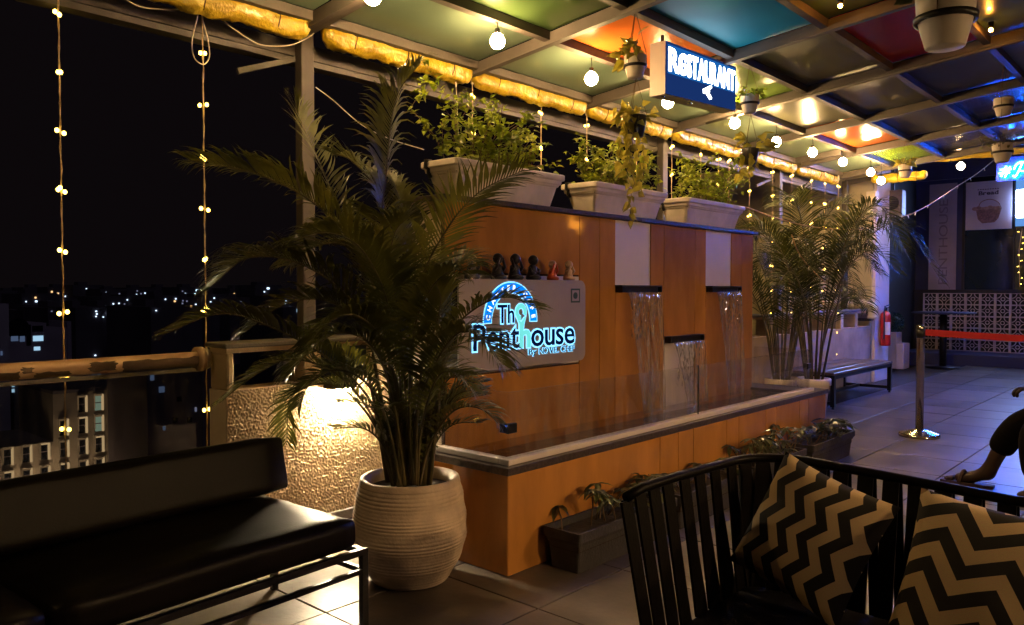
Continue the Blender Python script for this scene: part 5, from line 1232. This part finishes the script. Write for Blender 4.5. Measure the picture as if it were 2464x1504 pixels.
for k, (lx, dy) in enumerate(((.02, -.030), (.0, -.012), (-.004, .004), (.002, .020), (.012, .034))):   # five fingers curling over the knee
    MB().tube(smooth_path([(H_.x+.05, 5.97+dy*.7, H_.z), (H_.x+.005+lx, 5.96+dy, H_.z+.004), (H_.x-.025+lx, 5.955+dy, H_.z-.025), (H_.x-.02+lx, 5.955+dy, H_.z-.05)], 9), [.0115, .011, .0108, .0105, .010, .0098, .0095, .009, .0085, .006], 7).build('finger', 'skin_dark', ps, True)
for k in range(5):
    MB().tube([(fh.x-.17, 5.860+.015*k, .038), (fh.x-.205+.009*abs(k-1), 5.858+.016*k, .034), (fh.x-.222+.009*abs(k-1), 5.857+.016*k, .027)], [.014, .0115, .007], 8).build('toe', 'skin_dark', ps, True)
sd_ = MB(); sd_.prism([(fh.x-.245+.31*t, 5.885+s*(.047 if .12 < t < .95 else .03)) for s, ts in ((-1, (0, .12, .4, .7, 1)), (1, (1, .7, .4, .12, 0))) for t in ts], .0015, .020, 'z'); sd_.build('sandal', 'sandal', ps)
MB().tube(smooth_path([(fh.x-.13, 5.83, .02), (fh.x-.115, 5.86, .085), (fh.x-.105, 5.90, .088), (fh.x-.11, 5.94, .02)], 10), .010, 6).build('sandal_strap', 'sandal', ps, True)
ch = thing('dining_chair', 'dark metal chair under the seated person', 'chair', (hx, 5.8, 0))
MB().rbox(hx-.22, hx+.22, 5.55, 6.05, .40, .43, .01, 1).build('seat', 'black_metal', ch); MB().rbox(hx+.20, hx+.23, 5.56, 6.04, .46, .85, .01, 1).build('backrest', 'black_metal', ch)
for x in (hx-.20, hx+.21):
    for y in (5.57, 6.03): MB().bar((x, y, 0.001), (x, y, .40 if x < hx else .47), .028, .028).build('leg', 'black_metal', ch)

# ================================================================== THE CITY BELOW
def zx5(x, y): return x*.212, 914+.212*y
def zx4(x, y): return x*.212, 685.5+.212*y
HX = dep(200, 1020, 120).x
ht = thing('hotel_building', 'brown hotel block with rows of glowing window reveals below the rail', 'building', (HX, on(150, 1000, 'x', HX).y, ZG))
yR = on(303, 1000, 'x', HX).y; yM = on(128, 1000, 'x', HX).y; yL = on(-60, 1000, 'x', HX).y; zT = on(250, 938, 'x', HX).z; zW = on(60, 1072, 'x', HX).z
MB().box(HX-16, HX, yM, yR, ZG, zT).build('wall', 'city_wall', ht); MB().box(HX-16, HX-.05, yL, yM-.01, ZG, zW).build('wall', 'city_wall', ht); MB().box(HX-16, HX+.2, yM, yR+.2, zT, zT+.5).build('roof', 'city_dark', ht)
cols = [75, 290, 495, 715, 930, 1115, 1295]; rowz = [on(*zx5(930, y), 'x', HX).z for y in (272, 512, 752, 985)]
wh = 1.25; cw = .2*(on(*zx5(1115, 500), 'x', HX).y-on(*zx5(930, 500), 'x', HX).y); k_ = cw/1.05
for ci, cxp in enumerate(cols):
    yc = on(*zx5(cxp, 500), 'x', HX).y
    for ri, zc in enumerate(rowz):
        if ci < 3 and ri < 2: continue
        if ci == 3 and ri == 0: continue
        if ri == 3: zc_, h = zc, wh*.8
        else: zc_, h = zc, wh
        lit = {(5, 0): 'win_green', (6, 0): 'win_green', (5, 1): 'win_green', (6, 1): 'win_cool'}.get((ci, ri), 'glass_dark')
        w_ = MB().box(HX+.01, HX+.05, yc-cw, yc+cw, zc_-h, zc_+h).build('window', lit, ht)
        MB().box(HX+.051, HX+.6, yc+cw, yc+1.4*cw, zc_-h, zc_+h).build('glowing_reveal', 'reveal_glow', w_); MB().box(HX+.051, HX+.45, yc-.96*cw, yc+.96*cw, zc_+h-.22, zc_+h).build('glowing_head', 'reveal_glow' if (ci*2+ri) % 3 == 0 else 'reveal_glow_low', w_)  # light on reveals and heads is put in as their own glow
        MB().box(HX+.052, HX+.25, yc-1.25*cw, yc-1.01*cw, zc_-h*.7, zc_+h).build('glowing_reveal', 'reveal_glow_low', w_); MB().box(HX+.053, HX+.09, yc-.96*cw, yc+.96*cw, zc_-.12, zc_+.02).build('glazing_bar', 'city_dark', w_)
        MB().box(HX+.02, HX+.8, yc-1.45*cw, yc+1.45*cw, zc_+h+.08, zc_+h+.22).build('window_hood', 'city_wall', w_)
for k in range(4):  # unseen floodlights, added to brighten the hotel front
    yy = yL+(yR-yL)*(k+.7)/4.6; zf = rowz[3]-5
    t = thing('fill_floodlight', 'added unseen floodlight washing the hotel front from below, number %s from the street' % ('four', 'three', 'two', 'one')[k], 'floodlight', (HX+9, yy, zf), 'added floodlights before the hotel')
    MB().box(HX+8.6, HX+8.7, yy-.6, yy+.6, zf-.5, zf+.5).build('lens', 'flood_fill', t); MB().box(HX+8.71, HX+9.1, yy-.65, yy+.65, zf-.55, zf+.55).build('housing', 'black_metal', t); MB().tube([(HX+8.9, yy, ZG), (HX+8.9, yy, zf-.5)], .1, 8).build('mast', 'black_metal', t)
WXp = dep(90, 800, 170).x
wb = thing('white_apartment_block', 'dim pale apartment block with a round window and lit panes', 'building', (WXp, on(90, 800, 'x', WXp).y, ZG))
def wy(x, y, X): p = on(*zx4(x, y), 'x', X); return p.y, p.z
def rect(X, x0, y0, x1, y1): (a, b), (c, d) = wy(x0, y1, X), wy(x1, y0, X); return a, c, b, d
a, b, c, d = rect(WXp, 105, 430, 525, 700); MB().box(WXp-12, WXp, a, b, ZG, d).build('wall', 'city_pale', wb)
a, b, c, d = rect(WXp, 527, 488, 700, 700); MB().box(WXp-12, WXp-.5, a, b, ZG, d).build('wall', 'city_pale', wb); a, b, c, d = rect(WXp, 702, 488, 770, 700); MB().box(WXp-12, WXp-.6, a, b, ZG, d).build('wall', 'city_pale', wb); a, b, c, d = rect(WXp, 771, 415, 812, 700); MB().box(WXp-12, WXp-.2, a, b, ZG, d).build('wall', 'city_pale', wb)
for x0, y0, x1, y1, m in ((365, 462, 485, 530, 'glass_dark'), (300, 450, 350, 690, 'glass_dark'), (375, 575, 490, 640, 'win_cool'), (385, 700, 455, 745, 'win_cool'), (125, 580, 205, 640, 'win_dim'), (225, 580, 280, 645, 'win_dim'), (130, 585, 175, 615, 'far_light_dim')):
    a, b, c, d = rect(WXp, x0, y0, x1, y1); MB().box(WXp+.01, WXp+.06+R_.uniform(0, .03), a, b, c, d).build('window', m, wb)
yc, zc = wy(205, 497, WXp); MB().prism([(yc+2.2*math.cos(2*PI*i/20), zc+2.2*math.sin(2*PI*i/20)) for i in range(20)], WXp+.01, WXp+.07, 'x').build('round_window', 'glass_dark', wb)
def plain_block(label, X, px0, px1, top, m, wins, cat='building', depth=14):
    y0, y1 = on(px0, 750, 'x', X).y, on(px1, 750, 'x', X).y; zt = on((px0+px1)/2, top, 'x', X).z
    t = thing('city_building', label, cat, (X, (y0+y1)/2, ZG), 'dark buildings of the city'); MB().box(X-depth, X, y0, y1, ZG, zt).build('wall', m, t)
    MB().box(X-depth*.6, X-depth*.3, y0+(y1-y0)*.3, y0+(y1-y0)*.6, zt, zt+(zt-ZG)*.06).build('stair_head', m, t)
    for (px, py, w2, h2_, mm) in wins:
        a, b = on(px-w2, py, 'x', X).y, on(px+w2, py, 'x', X).y; c, d = on(px, py+h2_, 'x', X).z, on(px, py-h2_, 'x', X).z
        MB().box(X+.01, X+.3, a, b, c, d).build('window', mm, t)
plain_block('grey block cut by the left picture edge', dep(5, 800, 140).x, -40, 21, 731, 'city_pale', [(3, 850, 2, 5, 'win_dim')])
plain_block('dark apartment block left of the plaster parapet', dep(400, 900, 110).x, 352, 560, 890, 'city_dark', [(365, 905, 4, 10, 'win_dim'), (388, 937, 6, 7, 'win_dim'), (394, 1030, 2, 5, 'win_dim'), (330+140, 985, 1.5, 5, 'far_light_dim'), (430, 960, 5, 6, 'glass_dark'), (455, 1010, 5, 6, 'glass_dark'), (420, 1010, 5, 6, 'glass_dark')])
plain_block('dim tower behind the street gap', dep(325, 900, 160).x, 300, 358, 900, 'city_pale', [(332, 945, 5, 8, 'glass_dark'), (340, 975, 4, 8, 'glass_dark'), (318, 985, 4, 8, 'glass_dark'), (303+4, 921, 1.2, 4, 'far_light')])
plain_block('unlit block above the hotel roof', dep(150, 900, 150).x, 30, 240, 895, 'city_dark', [(31, 925, 3, 6, 'win_cool'), (31, 940, 3, 4, 'win_cool'), (225, 905, 5, 4, 'win_dim'), (238, 904, 3, 4, 'win_dim'), (80, 905, 3, 5, 'glass_dark')])
LT = [(130,248),(410,187,2),(402,145,1),(595,245,2),(670,255),(815,95),(880,237),(645,330),(315,335),(770,305),(855,330),(1090,300),(1097,330),(1088,358),(1220,325,2),(1338,378,2),(1320,460),(1597,342,1),(1770,292),(1510,197),(1940,97),(2235,62,2),(1905,68),(1990,68),(1665,130),(1600,100),(2075,180),(2180,128),(2250,128),(1412,217),(1350,210),(1285,215),(1695,255),(945,195),(925,215),(725,210),(725,185),(1325,290),(1285,330),(1375,325),(1170,365),(2390,190),(2430,150),(1080,800),(1510,800),(1325,712),(1405,712),(295,190),(325,250),(585,300),(980,45),(1100,140),(1550,110),(1445,170),(2120,185),(740,130),(205,255),(1690,275),(1355,350)]
PXL = [(zx4(q[0], q[1]), q[2] if len(q) > 2 else 0) for q in LT] + [((616, 700), 0), ((622, 710), 0), ((645, 694), 2), ((690, 708), 0), ((718, 747), 3), ((636, 702), 0), ((655, 722), 0), ((580, 725), 0), ((560, 715), 0), ((672, 715), 0)]
rr9 = random.Random(21); PXL += [((rr9.uniform(10, 700), rr9.choice((rr9.uniform(699, 716), rr9.uniform(703, 745)))), rr9.choice((0, 0, 0, 0, 1))) for _ in range(70)]
PXL.sort(key=lambda q: q[0][0]); grp = {}
for q in PXL: grp.setdefault((int(q[0][0]//62), 0 if q[0][1] < 716 else 1 if q[0][1] < 745 else 2), []).append(q)
nm_ = ['distant hillside houses', 'distant mid city block', 'nearer unlit city block']
wordy = ['leftmost', 'second', 'third', 'fourth', 'fifth', 'sixth', 'seventh', 'eighth', 'ninth', 'tenth', 'eleventh', 'twelfth']
for (g, lv), qs in grp.items():
    dd = (620, 400, 240)[lv]+R_.uniform(-40, 40); px0 = g*62; X = dep(px0+31, 720, dd).x
    plain_block('%s with pinprick lights, %s along the skyline' % (nm_[lv], wordy[min(g, 11)]), X, px0-4+R_.uniform(-6, 6), px0+62+R_.uniform(-6, 6), min(q[0][1] for q in qs)-7-R_.uniform(0, 3), 'city_dark',
                [(q[0][0], q[0][1], (1.5, 2.0, 3.0, 4.5)[q[1]]*R_.uniform(.8, 1.1), (1.5, 2.0, 2.0, 4)[q[1]]*R_.uniform(.8, 1.1), ('far_light_dim' if R_.random() < .45 else 'far_light', 'far_light_warm', 'far_light', 'win_cool')[q[1]]) for q in qs], depth=30)
sx = dep(330, 1090, 125)
struct(MB().box(sx.x-60, sx.x+30, sx.y-6, sx.y+14, ZG, ZG+.05).build('street', 'asphalt'))
lampp = dep(322, 1040, 135)
lp = thing('street_lamp', 'cool white street lamp in the gap between dark buildings', 'street lamp', (lampp.x, lampp.y, ZG)); MB().tube([(lampp.x, lampp.y, ZG), (lampp.x, lampp.y, lampp.z)], .12, 8).build('pole', 'black_metal', lp); MB().rbox(lampp.x-.2, lampp.x+.8, lampp.y-.25, lampp.y+.25, lampp.z, lampp.z+.2, .05, 1).build('lamp_head', 'street_light', lp)
for k, (px, py, hl, lab) in enumerate(((322, 1090, 'head_light', 'far parked car with bright headlamps in the street gap'), (337, 1083, 'head_light', 'second far car with headlamps, higher in the street gap'), (312, 1108, 'head_light', 'nearest far car at the bottom of the street gap'), (345, 1042, 'tail_light', 'far car with red tail lamp in the street gap'))):
    c = on(px, py, 'z', ZG+.6); t = thing('parked_car', lab, 'car', (c.x, c.y, ZG), 'cars in the street below')
    mb = MB(); mb.prism([(c.x-2.1, ZG+.35), (c.x+2.1, ZG+.35), (c.x+2.1, ZG+.8), (c.x+1.2, ZG+.95), (c.x+.6, ZG+1.45), (c.x-1.2, ZG+1.45), (c.x-1.8, ZG+1.0), (c.x-2.1, ZG+.9)], c.y-.85, c.y+.85, 'y'); mb.build('body', 'car_paint', t)
    for s in (-.6, .6): MB().box(c.x+2.1, c.x+2.18, c.y+s-.22, c.y+s+.22, ZG+.55, ZG+.8).build('headlight' if hl == 'head_light' else 'tail_light', hl, t)
    for wx in (-1.3, 1.3):
        for s in (-.86, .86): MB().prism([(c.x+wx+.33*math.cos(2*PI*i/14), ZG+.38+.33*math.sin(2*PI*i/14)) for i in range(14)], c.y+s-.1, c.y+s+.1, 'y').build('wheel', 'tyre', t)

# a few dropped leaves on the tiles
mb = MB()
for k in range(26):
    q = Vector((R_.uniform(-2.1, -1.2), R_.uniform(2.4, 6.8), .006)); leaf(mb, q, Vector((R_.uniform(-1, 1), R_.uniform(-1, 1), .02)), Vector((0, 0, 1)), R_.uniform(.02, .05), R_.uniform(.012, .025), -.05, .1)
o = stuff(mb.build('fallen_leaves', 'palm_leaf_dry', None, fix=False)); o['label'] = 'small dry leaves dropped on the tiles by the fountain'; o['category'] = 'leaves'
